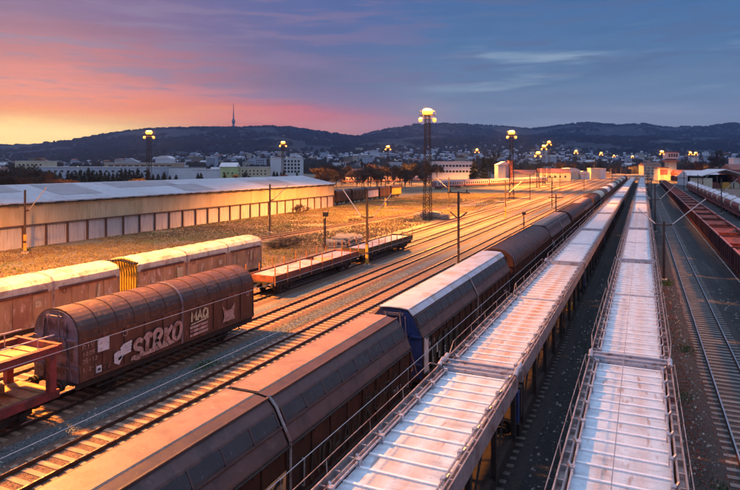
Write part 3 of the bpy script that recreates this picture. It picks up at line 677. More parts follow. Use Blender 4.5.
for k, (st_, (y0, z0, w_, h_)) in enumerate(zip(BUB, place)):
    h_ *= .84; p_ = smooth([(y0 + u * w_ + v*.12, z0 + v * h_) for u, v in st_]); a.ribbon(p_, .29, xg + .001 * k); a2.ribbon(p_, .235, xg + .012 + .001 * k)
a.build('graffiti_outline', M['graf_dark'], vG); a2.build('graffiti', M['graf_pink'], vG)
a = MB(); a.poly([(-3.75, 1.25), (-1.2, 1.3), (-.15, 1.45), (-.15, 1.62), (-3.7, 1.45)], xg - .004); a.build('graffiti', M['graf_pink'], vG)
a = MB()
for k in range(4): a.ribbon([(-4.55 + .05*k, 1.55 + .16*k), (-4.2, 1.75 + .14*k), (-3.75 + .02*k, 1.8 + .15*k)], .13, xg + .001*k)
a.poly([(-4.8, 1.45), (-4.5, 1.3), (-4.3, 1.6), (-4.5, 2.0), (-4.8, 1.9)], xg); a.build('graffiti', M['graf_white'], vG)
a = MB(); a.box(1.49, xg, -5.75, -5.1, 2.25, 2.85); a.build('notice_panel', M['graf_white'], vG)
a = MB(); a.box(1.49, xg, -5.85, -5.55, 1.3, 1.6); a.build('graffiti', M['graf_white'], vG)
a = MB(); letters('Z', -5.45, 1.3, .25, .35, .1, xg, .07, a); a.box(1.49, xg + .003, -5.78, -5.62, 1.38, 1.5); a.build('graffiti', M['graf_dark'], vG)
a = MB(); letters('RIV', -6.6, 2.6, .2, .16, .07, xg - .01, .035, a); letters('25-12', -6.6, 1.95, .18, .12, .05, xg - .01, .03, a); letters('1225', -6.6, 2.3, .16, .12, .06, xg - .01, .03, a); letters('1 2-1', -6.6, 1.55, .18, .12, .05, xg - .01, .03, a)
for cc in (-4.1, 6.1): a.ribbon([(cc + .14*cos(q*pi/4), 2.75 + .14*sin(q*pi/4)) for q in range(9)], .04, xg - .01)
a.build('lettering', M['graf_pink'], vG)
a = MB(); letters('MAQ', .75, 2.15, .55, .38, .12, xg, .15, a); a.poly([(.7, 1.95), (2.0, 2.05), (2.0, 2.13), (.7, 2.03)], xg + .006); a.build('graffiti', M['graf_cream'], vG)
a = MB(); [a.poly([(.6, 1.3 + .22*k), (2.15, 1.33 + .22*k), (2.15, 1.48 + .22*k), (.6, 1.45 + .22*k)], xg + .002) for k in range(3)]
a.poly([(3.55, 1.45), (4.75, 1.45), (4.6, 1.75), (4.75, 2.45), (4.35, 2.1), (3.95, 2.1), (3.5, 2.45), (3.7, 1.8)], xg); a.build('graffiti', M['graf_pink'], vG)

# ---- beige vans on X = -35.3 and the ribbed yellow end
GBE = 'beige covered vans lit orange'
vY = van('covered_van', 'beige van with ribbed yellow end wall and white roof', GBE, 16.1, 'flat', M['beige_roof'], M['beige'], M['yellow'], halves=3, ribs=4, endrib=True)
vY.location = (-35.8, 33.5 + 8.05, ZR)
a = MB(); [a.box(-1.5 + k * .27, -1.38 + k * .27, -8.5, -8.02, 3.98 - .16 * abs(k - 5.5) / 5.5 * 1.2, 4.1 - .16 * abs(k - 5.5) / 5.5 * 1.2) for k in range(12)]; a.build('roof_teeth', M['gutter'], vY)
vX = van('covered_van', 'beige van without yellow end, cut by the left frame edge', GBE, 16.1, 'flat', M['beige_roof'], M['beige'], M['beige'], halves=3, ribs=4)
vX.location = (-35.8, 31.9 - 8.05, ZR)
for v_ in (vX, vY):
    a = MB()
    for k in range(3):
        y0 = -8.0 + k * 5.37
        a.box(1.5, 1.56, y0 + .3, y0 + 4.9, 3.12, 3.3)
        a.ribbon([(y0 + .7 + .16*cos(q*pi/4), 3.0 + .16*sin(q*pi/4)) for q in range(9)], .05, 1.57)
    a.build('door_rail', M['old_wall'], v_)
    a = MB(); a.poly([(-3.8, 1.6), (-3.3, 1.5), (-3.2, 2.9), (-3.5, 2.8), (-3.9, 2.9)], 1.545); a.box(1.5, 1.54, 1.4, 1.8, 2.3, 2.7); a.poly([(6, 2), (6.3, 2.1), (6.3, 3), (6.1, 2.9)], 1.545); a.build('paint_patch', M['graf_cream'], v_)

# ---- flat wagons on X = -30
def flat(label, L, mside, mload, gaps):
    t = thing('flat_wagon', label, 'flat wagon', (0, 0, ZR), 0, 'low flat wagons with stakes')
    f = MB(); f.box(-1.4, 1.4, -L/2, L/2, 1.05, 1.2)
    for s in (-1, 1): f.box(s*1.2 - .08, s*1.2 + .08, -L/2, L/2, .7, 1.05)
    f.box(-.6, .6, -2, 2, .5, 1.0); f.build('underframe', M['under'], t)
    d = MB(); d.box(-1.33, 1.33, -L/2 + .05, L/2 - .05, 1.2, 1.26); d.build('floor', M['rusty_deck'], t)
    n = 8
    for s in (-1, 1):
        for k in range(n):
            y0 = -L/2 + k * L / n + .04; b = MB(); b.box(s*1.4 - .04, s*1.4 + .04, y0, y0 + L/n - .08, 1.2, 1.68); b.box(s*1.4 - .06, s*1.4 + .06, y0, y0 + L/n - .08, 1.62, 1.7); b.build('sideboard', mside, t)
        for k in range(n + 1):
            y = -L/2 + min(max(k * L / n, .1), L - .1); b = MB(); b.box(s*1.49 - .04, s*1.49 + .04, y - .04, y + .04, .9, 2.55 if k % 2 == 0 else 2.35); b.build('stake', M['stake'], t)
    for e in (-1, 1):
        b = MB(); y = e * (L/2 - .05); b.box(-1.38, 1.38, y - .05, y + .05, 1.2, 1.72); b.build('headboard', mside, t)
    b = MB()
    for y0, y1 in gaps: b.box(-1.2, 1.2, y0, y1, 1.26, 1.62 + R.uniform(-.05, .06)); 
    b.build('load_sheet', mload, t)
    bogie(t, -L/2 + 2.4); bogie(t, L/2 - 2.4); buffers(t, L)
    return t
fl1 = flat('red sided flat wagon with stakes just beyond the graffiti van', 16.6, M['wood_red'], M['snowload'], [(-7.6, -.5), (-.3, 1.2), (3, 7.9)]); fl1.location = (-29.9, 51.2, ZR)
fl2 = flat('dark green sided flat wagon with pale load at the far end', 15.2, M['green_side'], M['snowload'], [(-7.2, -1), (-.8, 6.8)]); fl2.location = (-29.9, 68.8, ZR)

# ---- red double-deck car carrier at lower left
cr = thing('car_carrier_wagon', 'empty dark red double deck car carrier in the lower left corner', 'car carrier', (-25.1, 18.6 - 13, ZR), 0, 'red car carriers')
L = 26
for z, nm in ((1.15, 'lower_deck'), (2.85, 'upper_deck')):
    b = MB(); b.box(-1.15, 1.15, -L/2 + .2, L/2 - .1, z, z + .05)
    for k in range(int(L / .8)): y = -L/2 + .5 + k*.8; b.box(-1.15, 1.15, y - .04, y + .04, z + .05, z + .1)
    b.build(nm, M['rusty_deck'], cr)
for s in (-1, 1):
    b = MB(); b.box(s*1.36 - .12, s*1.36 + .12, -L/2, L/2, 2.75, 3.12); b.box(s*1.36 - .16, s*1.36 + .16, -L/2, L/2, 3.12, 3.16); b.build('side_beam', M['redframe'], cr)
    b = MB(); b.box(s*1.36 - .1, s*1.36 + .1, -L/2, L/2, .85, 1.2); b.build('sole_bar', M['redframe'], cr)
    b = MB(); b.tube((s*1.1, -L/2, 3.55), (s*1.1, L/2, 3.55), .03)
    for k in range(14): y = -L/2 + .5 + k*1.9; b.tube((s*1.1, y, 2.9), (s*1.1, y, 3.55), .025)
    b.build('guard_rail', M['galv'], cr)
    for y in (L/2 - .4, L/2 - 4.6, L/2 - 9.4, -L/2 + 8, -L/2 + 4, -L/2 + .4):
        b = MB(); b.box(s*1.42 - .14, s*1.42 + .14, y - .16, y + .16, .85 if y < 12 else 1.2, 2.76); b.build('post', M['redframe'], cr)
for e in (-1, 1):
    b = MB(); y = e*L/2; b.box(-1.5, 1.5, y - .1, y + .1, 2.9, 3.2); b.build('end_beam', M['redframe'], cr)
    b = MB(); b.box(-1.3, 1.3, y - .08, y + .08, .85, 1.15); b.build('end_beam', M['redframe'], cr)
bogie(cr, -L/2 + 2.4); bogie(cr, L/2 - 2.4); buffers(cr, L)
b = MB(); b.box(-.9, -.2, L/2 - 3, L/2 - 1.4, 1.25, 1.6); b.build('ramp_plate', M['rusty_deck'], cr)

# ---- pale open-deck car carrier trains
GD = {'m': 'wagons of the middle train of pale open decks', 'l': 'wagons of the left train of pale open decks'}
def deckwagon(label, grp, md, L=27.2):
    t = thing('car_carrier_wagon', label, 'car carrier', (0, 0, ZR), 0, grp); ZD = 3.1; h2 = L/2
    for k in range(2):
        y0 = -h2 + .35 + k * (h2 - .05); y1 = y0 + h2 - .6
        b = MB(); b.box(-1.22, 1.22, y0, y1, ZD - .06, ZD); d = b.build('upper_deck', md, t)
        n = int((y1 - y0) / .8); r = MB()
        for i in range(n + 1): yy = y0 + .1 + i * (y1 - y0 - .2) / n; r.box(-1.2, 1.2, yy - .045, yy + .045, ZD, ZD + .05)
        r.build('deck_rib', M['rib'], d)
        for s in (-1, 1):
            b = MB(); b.prism([(s*1.28, ZD - .32), (s*1.5, ZD - .32), (s*1.5, ZD + .3), (s*1.46, ZD + .3), (s*1.46, ZD + .08), (s*1.32, ZD + .08), (s*1.32, ZD + .2), (s*1.28, ZD + .2)], y0 - .1, y1 + .1)
            for i in range(17): yy = y0 + .2 + i * (y1 - y0 - .4) / 16; b.box(min(s*1.32, s*1.46), max(s*1.32, s*1.46), yy - .03, yy + .03, ZD + .08, ZD + .24)
            b.build('side_beam', M['pinkbeam'], t)
            b = MB(); b.tube((s*1.17, y0 + .2, ZD + .17), (s*1.17, y1 - .2, ZD + .17), .035)
            m_ = int((y1 - y0) / 1.6)
            for i in range(m_ + 1):
                yy = y0 + .3 + i * (y1 - y0 - .6) / m_
                b.box(s*1.17 - .06, s*1.17 + .06, yy - .09, yy + .09, ZD, ZD + .24); b.bar((s*1.17, yy, ZD + .1), (s*1.3, yy + .12, ZD + .28), .05)
            b.build('chock_rail', M['galv'], t)
            b = MB(); b.tube((s*1.56, y0 + 1.0, ZD + .62), (s*1.56, y1 - 1.0, ZD + .62), .013, 5)
            b.path([(s*1.5, y0 + .2, ZD + .3), (s*1.56, y0 + 1.0, ZD + .62)], .02, 5); b.path([(s*1.5, y1 - .2, ZD + .3), (s*1.56, y1 - 1.0, ZD + .62)], .02, 5)
            for i in range(5): yy = y0 + 1.2 + i * (y1 - y0 - 2.4) / 4; b.tube((s*1.53, yy, ZD + .2), (s*1.56, yy, ZD + .62), .013, 5)
            b.build('handrail', M['pinkbeam'], t)
            for i in range(5):
                yy = y0 + .3 + i * (y1 - y0 - .6) / 4; b = MB(); b.box(s*1.4 - .08, s*1.4 + .08, yy - .1, yy + .1, 1.1, ZD - .3)
                if i < 4: b.bar((s*1.4, yy, 1.2), (s*1.4, yy + 1.5, ZD - .35), .06)
                b.build('post', M['under'], t)
    for e in (-1, 1):
        b = MB(); y = e * (h2 - .08); b.box(-1.35, 1.35, y - .2, y + .2, ZD - .05, ZD + .17); b.box(-1.5, 1.5, y - .07, y + .07, ZD + .17, ZD + .26); b.build('end_bar', M['greybar'], t)
        for s in (-1, 1):
            b = MB(); b.box(s*1.47 - .06, s*1.47 + .06, y - .28, y + .05, ZD - 1.5, ZD - .35); b.build('end_post', M['blue'] if (e == 1 and s == 1) else M['under'], t)
            b = MB(); b.tube((s*1.45, y - .5, ZD + .3), (s*1.45, y + .05, ZD + .42), .09, 8); b.build('handwheel_cover', M['galv'], t)
    b = MB(); b.box(-1.2, 1.2, -.12, .12, ZD - .06, ZD + .05); b.build('joint_plate', M['greybar'], t)
    b = MB(); b.box(-1.35, 1.35, -h2 + .3, h2 - .3, 1.0, 1.12)
    for s in (-1, 1): b.box(s*1.3 - .1, s*1.3 + .1, -h2 + .2, h2 - .2, .7, 1.16)
    b.build('lower_deck', M['under'], t)
    b = MB(); b.box(.5, 1.3, 6.5, 7.6, 1.12, 1.5); b.box(-1.2, -.6, 2, 3, 1.12, 1.45); b.build('wheel_chock', M['maststripe'], t)
    for y in (-h2 + 2.2, -1.6, 1.6, h2 - 2.2): wheelset(t, (y,), .42)
    for y in (-h2 + 2.2, -1.6, 1.6, h2 - 2.2):
        b = MB()
        for s in (-1.05, 1.05): b.box(s - .08, s + .08, y - .6, y + .6, .45, .7)
        b.build('axle_guard', M['under'], t)
    buffers(t, L)
    return t
FSK = ('wheelset', 'buffer', 'coupling', 'axle_guard', 'wheel_chock', 'handwheel_cover')
protoM = deckwagon('pale open deck car carrier nearest in the middle train', GD['m'], M['deck'])
protoM.location = (-.49, 26.4 - 13.7, ZR)
mcol = [M['deck'], M['deck_white'], M['deck_white'], M['deck_tan'], M['deck_white'], M['deck'], M['deck_white']]
for k in range(1, 15):
    c = copytree(protoM, (-.49, 26.4 - 13.7 + 27.6 * k, ZR), 0, f'{ORD[k]} pale open deck car carrier of the middle train', GD['m'], skip=FSK + (('chock_rail', 'handrail', 'post', 'end_post') if k > 5 else ()), mats={'upper_deck': M['deck'] if k == 1 else mcol[k % 7]})
protoL = copytree(protoM, (-5.73, 22.9 - 13.7, ZR), 0, 'bluish white open deck car carrier nearest in the left train', GD['l'])
for k in range(1, 15):
    copytree(protoM, (-5.73, 22.9 - 13.7 + 27.6 * k, ZR), 0, f'{ORD[k]} open deck car carrier of the left train' + (' with tan stained deck' if k == 1 else ''), GD['l'], skip=() if k < 2 else FSK + (('chock_rail', 'handrail', 'post', 'end_post') if k > 5 else ()),
             mats={'upper_deck': M['deck_tan'] if k == 1 else M['deck_white'] if k % 3 else M['deck']})

# ---- red open hoppers, X = 9.6
def hopper():
    L = 10.0; t = thing('hopper_wagon', 'x', 'hopper wagon', (0, 0, ZR), 0, 'open red hoppers in one train')
    for s in (-1, 1):
        b = MB(); b.box(s*1.47 - .03, s*1.47 + .03, -L/2, L/2, 1.1, 2.9)
        for k in range(7): y = -L/2 + .1 + k * (L - .2) / 6; b.box(min(s*1.5, s*1.58), max(s*1.5, s*1.58), y - .06, y + .06, 1.1, 2.85)
        b.build('side_wall', M['gondola'], t)
        b = MB(); b.box(s*1.52 - .1, s*1.52 + .1, -L/2, L/2, 2.9, 3.02); b.build('rim', M['gond_rim'], t)
    for e in (-1, 1):
        b = MB(); y = e*L/2
        b.add([(-1.44, y - e*.05, 2.9), (1.44, y - e*.05, 2.9), (1.44, y - e*2.6, 1.15), (-1.44, y - e*2.6, 1.15), (-1.44, y - e*.05, 2.8), (1.44, y - e*.05, 2.8), (1.44, y - e*2.5, 1.1), (-1.44, y - e*2.5, 1.1)], [(0,1,2,3), (7,6,5,4), (0,3,7,4), (1,5,6,2), (0,4,5,1), (3,2,6,7)])
        b.build('slope_sheet', M['gond_in'], t)
        b = MB(); b.box(-1.44, 1.44, y - .05, y + .05, 1.1, 3.0); b.build('end_wall', M['gondola'], t)
    b = MB(); b.box(-1.44, 1.44, -.06, .06, 1.1, 2.7); b.box(-1.44, 1.44, -.1, .1, 2.7, 2.8); b.build('partition', M['gond_in'], t)
    b = MB(); b.box(-1.44, 1.44, -L/2 + .1, L/2 - .1, .95, 1.14)
    for s in (-1, 1): b.box(s*1.25 - .1, s*1.25 + .1, -L/2, L/2, .7, 1.1)
    b.build('floor', M['gond_in'], t)
    wheelset(t, (-3, 3)); buffers(t, L)
    for y in (-3, 3):
        b = MB()
        for s in (-1.05, 1.05): b.box(s - .08, s + .08, y - .6, y + .6, .45, .9)
        b.build('axle_guard', M['under'], t)
    return t
hp = hopper(); hp.location = (9.6, 52, ZR); hp['label'] = 'open red hopper nearest on the right, cut by the frame edge'
for k in range(1, 28): copytree(hp, (9.6, 52 + 11.3 * k, ZR), 0, f'{ORD[k]} open red hopper from the near end of its train', skip=() if k < 5 else ('buffer', 'coupling', 'wheelset', 'axle_guard'))
c = copytree(hp, (9.6, 52 - 11.3, ZR), 0, 'open red hopper before the nearest visible one'); 

# ---- tank wagons, X = 18.9
tk = thing('tank_wagon', 'red tank wagon with cream end cap nearest on the right', 'tank wagon', (18.9, 146, ZR), 0, 'red and white tank wagons'); L = 12
b = MB(); b.box(-1.3, 1.3, -L/2, L/2, .95, 1.2); [b.box(s*1.35 - .06, s*1.35 + .06, -L/2, L/2, .9, 1.3) for s in (-1, 1)]; b.build('underframe', M['tank'], tk)
b = MB(); b.tube((0, -L/2 + .7, 2.55), (0, L/2 - .7, 2.55), 1.4, 24); b.tube((0, L/2 - .7, 2.55), (0, L/2 - .25, 2.55), 1.4, 24, .8); bb = b.build('barrel', M['tank'], tk)
b = MB(); b.tube((0, -L/2 + .68, 2.55), (0, -L/2 + .25, 2.55), 1.38, 24, .75); b.build('end_cap', M['cream'], tk)
b = MB(); n = 10; a0 = [radians(35 + 110 * i / n) for i in range(n + 1)]
b.prism([(1.45*cos(a), 2.55 + 1.45*sin(a)) for a in a0] + [(1.41*cos(a), 2.55 + 1.41*sin(a)) for a in a0[::-1]], -L/2 + .9, L/2 - .9); b.build('top_cover', M['tank_top'], tk)
b = MB(); b.tube((0, 0, 3.9), (0, 0, 4.25), .4, 12); b.build('dome', M['tank_top'], tk)
for s in (-1, 1):
    for k in range(6): y = -L/2 + 1 + k*2; b = MB(); b.bar((s*1.4, y, 1.2), (s*1.45, y, 2.7), .08); b.build('stake', M['gond_rim'], tk)
bogie(tk, -L/2 + 2.2); bogie(tk, L/2 - 2.2); buffers(tk, L)
for k in range(1, 12): copytree(tk, (18.9, 146 + 13.3*k, ZR), 0, f'{ORD[k]} red tank wagon with white top from the near end', skip=('buffer', 'coupling', 'wheelset'))

# ---- old brown wagons by the hall end
ow = van('covered_van', 'x', 'old brown vans beyond the hall end', 9.0, 'flat', M['old_roof'], M['brown_van'], M['brown_van'], halves=1, ribs=4, two_axle=True)
op0 = Vector(G(331, 206)); op1 = Vector(G(398, 197)); dd = (op1 - op0); az = math.atan2(-dd.x, dd.y)
for k in range(5):
    p = op0.lerp(op1, (k + .5) / 5); lab = ['dark brown van nearest the hall corner', 'brown van second from the hall corner', 'brown van with a pale door beyond the hall', 'rusty van second from the orange lit trees', 'rusty orange van last in the row by the trees'][k]
    if k == 0: ow.location = (p.x, p.y, ZR); ow.rotation_euler = (0, 0, az); ow['label'] = lab
    else: copytree(ow, (p.x, p.y, ZR), az, lab, mats={'side_wall': [None, M['brown_van'], M['coach'], M['old_wall'], M['maststripe']][k]} if k > 1 else None)

# ---- passenger coaches
def coach(label, group):
    L = 24.6; t = thing('passenger_coach', label, 'coach', (0, 0, ZR), 0, group)
    b = MB(); b.box(-1.4, 1.4, -L/2, L/2, 1.0, 3.1); b.build('body', M['coach'], t)
    for s in (-1, 1):
        b = MB(); b.box(s*1.42 - .02, s*1.42 + .02, -L/2, L/2, 1.0, 1.75); b.build('lower_band', M['coach_red'], t)
        for k in range(11):
            y = -L/2 + 1.9 + k * 2.08; b = MB(); b.box(s*1.42 - .025, s*1.42 + .025, y - .6, y + .6, 2.0, 2.85); b.build('window', M['window'], t)
    for e in (-1, 1): b = MB(); b.box(-1.38, 1.38, min(e*L/2, e*(L/2+.1)), max(e*L/2, e*(L/2+.1)), 1.0, 3.1); b.build('end_wall', M['coach_red'], t)
    b = MB(); b.prism([(-1.42, 3.1), (-1.35, 3.5), (-.8, 3.85), (0, 3.95), (.8, 3.85), (1.35, 3.5), (1.42, 3.1)], -L/2, L/2); b.build('roof', M['coach_roof'], t)
    b = MB(); b.box(-1.1, 1.1, -5, 5, .5, 1.0); b.box(-1.3, 1.3, -L/2, L/2, .9, 1.0); b.build('underframe', M['under'], t)
    bogie(t, -L/2 + 3.2); bogie(t, L/2 - 3.2)
    return t
c0 = Vector(G(434, 189.8)); c1 = Vector(G(543, 183.4)); dd = c1 - c0; az = math.atan2(-dd.x, dd.y); u = dd.normalized()
cp = coach('pink coach with dark red end, nearest of its train', 'pink passenger coaches')
cp.location = (*(c0 + u * 12.5), ZR); cp.rotation_euler = (0, 0, az)
for k in range(1, 5): copytree(cp, (*(c0 + u * (12.5 + 25.6 * k)), ZR), az, f'{ORD[k]} pink coach from the dark red end', skip=('wheelset',))
e0 = Vector(G(340, 184.2)); e1 = Vector(G(436, 181.8)); dd = e1 - e0; az2 = math.atan2(-dd.x, dd.y); u2 = dd.normalized(); k = 0
while (k + 1) * 25.6 < dd.length:
    copytree(cp, (*(e0 + u2 * (12.5 + 25.6 * k)), ZR), az2, f'{ORD[k]} coach from the left in the row behind the lattice mast', 'coaches in the rear row', skip=('wheelset',)); k += 1

# ------------------------------------------------------------------ catenary masts and wires
GM = 'overhead line masts'
def mast(px, py, label, kind, h=8.3, arms=None, stripe=False, base=None):
    x, y = base if base else G(px, py)
    t = thing('catenary_mast', label, 'mast', (x, y, 0), 0, GM)
    b = MB(); b.box(-.3, .3, -.3, .3, 0, .3); b.build('footing', M['concrete'], t)
    b = MB()
    for s in (-1, 1):
        b.box(s*.09 - .025, s*.09 + .025, -.08, .08, .3, h)
    b.box(-.08, .08, -.085, -.075, .3, h); 
    for k in range(int((h - .6) / .5)):
        z = .5 + k * .5; b.bar((-.1, .08, z), (.1, .08, z + .45), .035)
    b.build('post', M['mastgrey'], t)
    if stripe:
        for z in ((.4, 1.4), (1.7, 2.5)): b = MB(); b.box(-.155, .155, -.115, .115, *z); b.build('painted_band', M['maststripe'], t)
    if kind == 'V':
        for s, ex, ez in arms:
            a = MB(); p0 = Vector((s*.12, 0, 5.5)); p1 = Vector((s*.75, 0, 5.65)); p2 = Vector((s*ex, 0, ez))
            a.tube(p1, p2, .05, 6); ar = a.build('cantilever', M['strut'], t)
            i = MB(); i.tube(p0 + Vector((0, 0, .05)), p1, .075, 8)
            for q in range(5): c_ = p0.lerp(p1, (q + .5) / 5); i.tube(c_ - Vector((s*.02, 0, 0)), c_ + Vector((s*.02, 0, 0)), .12, 8)
            i.build('insulator', M['insul'], ar)
    elif kind == 'T':
        a = MB(); a.bar((-1.3, 0, h - .12), (1.3, 0, h - .12), .14, .12); [a.tube((s*.95, 0, h - .06), (s*.95, 0, h + .18), .08, 6) for s in (-1, 1)]; a.build('crossbar', M['mastgrey'], t)
        for s in (-1, 1):
            a = MB(); a.tube((s*.1, 0, 5.4), (s*1.0, 0, 6.1), .07, 6)
            for q in range(4): c_ = Vector((s*.1, 0, 5.4)).lerp(Vector((s*1.0, 0, 6.1)), (q + 1) / 5); a.tube(c_ - Vector((s*.02, 0, .015)), c_ + Vector((s*.02, 0, .015)), .12, 8)
            a.build('insulator', M['insul'], t)
    return t
mast(665.5, 282, 'overhead line mast right of the middle train with two raised struts', 'V', 5.9, [(1, 3.6, 8.2), (-1, 2.3, 7.1)], base=(1.85, G(665.5, 282)[1]))
mast(367, 267, 'mast with orange banded foot beside the flat wagons', 'V', 8.6, [(-1, 3.0, 8.6), (1, 3.0, 8.3)], stripe=True)
mast(458.5, 266, 'dark mast with crossbar top left of the pale roofed van', 'T', 8.4, stripe=False)
mast(552, 210, 'far crossbar mast left of the brown train', 'T', 8.4)
mast(25, 254, 'orange lit mast at the left edge in the grass before the hall', 'V', 8.2, [(1, 4.0, 8.6)], stripe=True)
mast(270, 233.5, 'thin mast in the grass before the middle of the hall', 'V', 8.2, [(1, 3.6, 8.2)])
mast(385.5, 207.5, 'yellow banded mast beside the far brown vans', 'V', 8.2, [(1, 3.6, 8.0)], stripe=True)
mast(449, 209, 'slender mast in the grass right of the tall lattice mast', 'V', 8.2, [(-1, 3.4, 8.0)])
mast(505.5, 219, 'orange lit mast between tracks left of the second lattice mast', 'V', 8.2, [(1, 3.4, 8.0)], stripe=True)
for i, (px, py) in enumerate([(584, 197.5), (612, 192), (560, 195), (530, 200)]): mast(px, py, f'distant mast over the yard tracks, {ORD[i]} beyond the crossbar masts', 'T', 8.3)
for i, Y in enumerate([112, 165, 220, 280, 345]): mast(0, 0, f'{ORD[i]} distant mast right of the middle train beyond the strutted one', 'V', 8.3, [(1, 3.2, 8.2), (-1, 2.6, 8.0)], base=(1.85, Y))
for i, Y in enumerate([100, 160, 225, 300]): mast(0, 0, f'{ORD[i]} mast between red hoppers and tank wagons', 'V', 8.3, [(1, 3.2, 8.2)], base=(16.5 if i else 13.0 + 3.4, Y))
x, y = W(556, 100); t = thing('signal_post', 'short dark post with crossbar behind the brown train', 'signal post', (x, y, 0), 0, 'signal posts')
b = MB(); b.box(-.09, .09, -.09, .09, 0, 6.5); b.build('post', M['mastgrey'], t); b = MB(); b.box(-1.2, 1.2, -.08, .08, 5.9, 6.05); b.build('crossbar', M['mastgrey'], t)
def signal(px, py, h, label):
    x, y = G(px, py); t = thing('signal_post', label, 'signal post', (x, y, 0), 0, 'signal posts')
    b = MB(); b.tube((0, 0, 0), (0, 0, h), .07, 8); b.build('post', M['mastgrey'], t)
    b = MB(); b.box(-.3, .3, -.22, .22, h - .1, h + .45); b.build('signal_head', M['gutter'], t)
    b = MB(); b.box(-.06, .06, -.4, -.28, .3, h - .3); [b.box(-.2, .2, -.42, -.38, .4 + k*.4, .45 + k*.4) for k in range(int(h / .45))]; b.build('ladder', M['mastgrey'], t)
signal(325.5, 250, 4.6, 'short signal post beside the flat wagon with dark head')
signal(524, 229, 2.6, 'low signal between tracks left of the brown train')
# contact wires (a thing each), with catenary above and droppers
for X, lab in ((-.49, 'contact wire over the middle train of pale decks'), (-5.73, 'contact wire over the left train of pale decks'), (-10.85, 'contact wire over the brown vans'), (-15.5, 'contact wire left of the brown vans'), (4.1, 'contact wire over the empty dark track')):
    b = MB(); z = 5.95; off = -.05
    ys = [4 + 26 * k for k in range(16)]
    for a_, c_ in zip(ys, ys[1:]): b.tube((X, a_, z), (X, c_, z), .009 if a_ < 40 else .014, 4)
    tag(b.build('contact_wire', M['wire']), lab, 'wire', 'overhead wires')
b = MB(); b.tube((1.85, G(665.5, 282)[1], 5.6), (1.85, 112, 5.6), .012, 4)

# ------------------------------------------------------------------ lattice light masts
GL_ = 'tall lattice floodlight masts'
ORANGE = (1, .34, .04)
def litmast(px, d, label, power, h=22.2, base=None, big=1., lampcol=ORANGE, pts=6):
    x, y = base if base else W(px, d)
    t = thing('floodlight_mast', label, 'light mast', (x, y, 0), 0, GL_)
    b = MB(); w0, w1 = .75, .45; n = 14
    cs = [(-1,-1),(1,-1),(1,1),(-1,1)]
    for i, j in cs: b.bar((i*w0, j*w0, 0), (i*w1, j*w1, h - .6), .085)
    for k in range(n):
        za, zb = (h - .6) * k / n, (h - .6) * (k+1) / n; wa = w0 + (w1 - w0)*k/n; wb = w0 + (w1 - w0)*(k+1)/n
        for q in range(4):
            (i, j), (i2, j2) = cs[q], cs[(q+1) % 4]
            b.bar((i*wa, j*wa, za), (i2*wb, j2*wb, zb), .06); b.bar((i2*wa, j2*wa, za), (i*wb, j*wb, zb), .06); b.bar((i*wb, j*wb, zb), (i2*wb, j2*wb, zb), .05)
    b.build('lattice', M['mastlat'], t)
    b = MB()
    for k in range(4):
        (i, j), (i2, j2) = cs[k], cs[(k+1) % 4]
        b.tube((i*1.3, j*1.3, h + .4), (i2*1.3, j2*1.3, h + .4), .03); b.tube((i*1.3, j*1.3, h - .5), (i*1.3, j*1.3, h + .4), .03)
        b.bar((i*1.3, j*1.3, h - .55), (i2*1.3, j2*1.3, h - .55), .16, .08); b.bar((0, 0, h - .55), (i*1.3, j*1.3, h - .55), .08)
    b.build('platform', M['mastlat'], t)
    for k in range(pts):
        if k < 4: a = 2*pi*k/4 + .3; r = .5 * big; z = h + .1; s_ = .62 * big
        else: a = TH + (k - 4) * pi + .2; r = 1.5 * big; z = h - 1.5; s_ = .42 * big
        cx, cy = r*cos(a), r*sin(a)
        b = MB(); b.tube((cx*.9, cy*.9, z + s_*.5), (cx*.9, cy*.9, z + s_*1.15), s_*1.0, 14, s_*.3)
        if k >= 4: b.tube((0, 0, z + s_), (cx, cy, z + s_), .05)
        fl = b.build('floodlight', M['halo_house'], t)
        b = MB(); b.ball((cx, cy, z), s_, 14, 9, 1.05); b.build('lens', M['lamp'], fl, smooth=True)
    if power:
        ld = bpy.data.lights.new('floodlight', 'SPOT'); ld.spot_size = radians(135); ld.spot_blend = .35; ld.energy = power; ld.color = lampcol; ld.shadow_soft_size = 1.2
        lo = bpy.data.objects.new('floodlight_glow', ld); C.objects.link(lo); lo.parent = t; lo.location = (0, 0, h + 5)
    return t
PW = 285000
litmast(0, 0, 'lattice floodlight mast just beyond the left edge above the vans', PW * 1.1, base=(-43.5, 25))
litmast(427.5, 124, 'tallest nearest lattice floodlight mast standing in the grass', PW * 1.6)
litmast(511.5, 203, 'lattice floodlight mast before the pink coaches, right of centre', PW * 1.6)
litmast(149, 203, 'lattice floodlight mast behind the left part of the hall', PW * .8)
litmast(283, 295, 'lattice floodlight mast behind the right part of the hall', PW * .8)
litmast(388, 360, 'distant floodlight mast behind the coaches, left of the tallest mast', PW)
litmast(477, 440, 'distant floodlight mast by the trees between two lattice masts', PW)
litmast(538, 300, 'lowest looking of three close floodlight masts', PW, h=17.2)
litmast(544, 340, 'middle one of three close floodlight masts', PW, h=21.8)
litmast(549, 390, 'rightmost and highest of three close floodlight masts', PW, h=26)
litmast(576, 480, 'distant floodlight mast right of the group of three', PW)
litmast(601, 560, 'far floodlight mast above the cream station box', PW)
litmast(614, 700, 'far floodlight mast between two others near the track ends', PW)
litmast(632.5, 760, 'far floodlight mast above the end of the left train', PW)
litmast(662, 412, 'floodlight mast left of the signal tower', PW * 1.3, h=20.3)
litmast(690.5, 520, 'floodlight mast right of the signal tower, left one of the pair', PW, h=21.8)
litmast(696, 520, 'floodlight mast right of the signal tower, right one of the pair', 0, h=21.8)
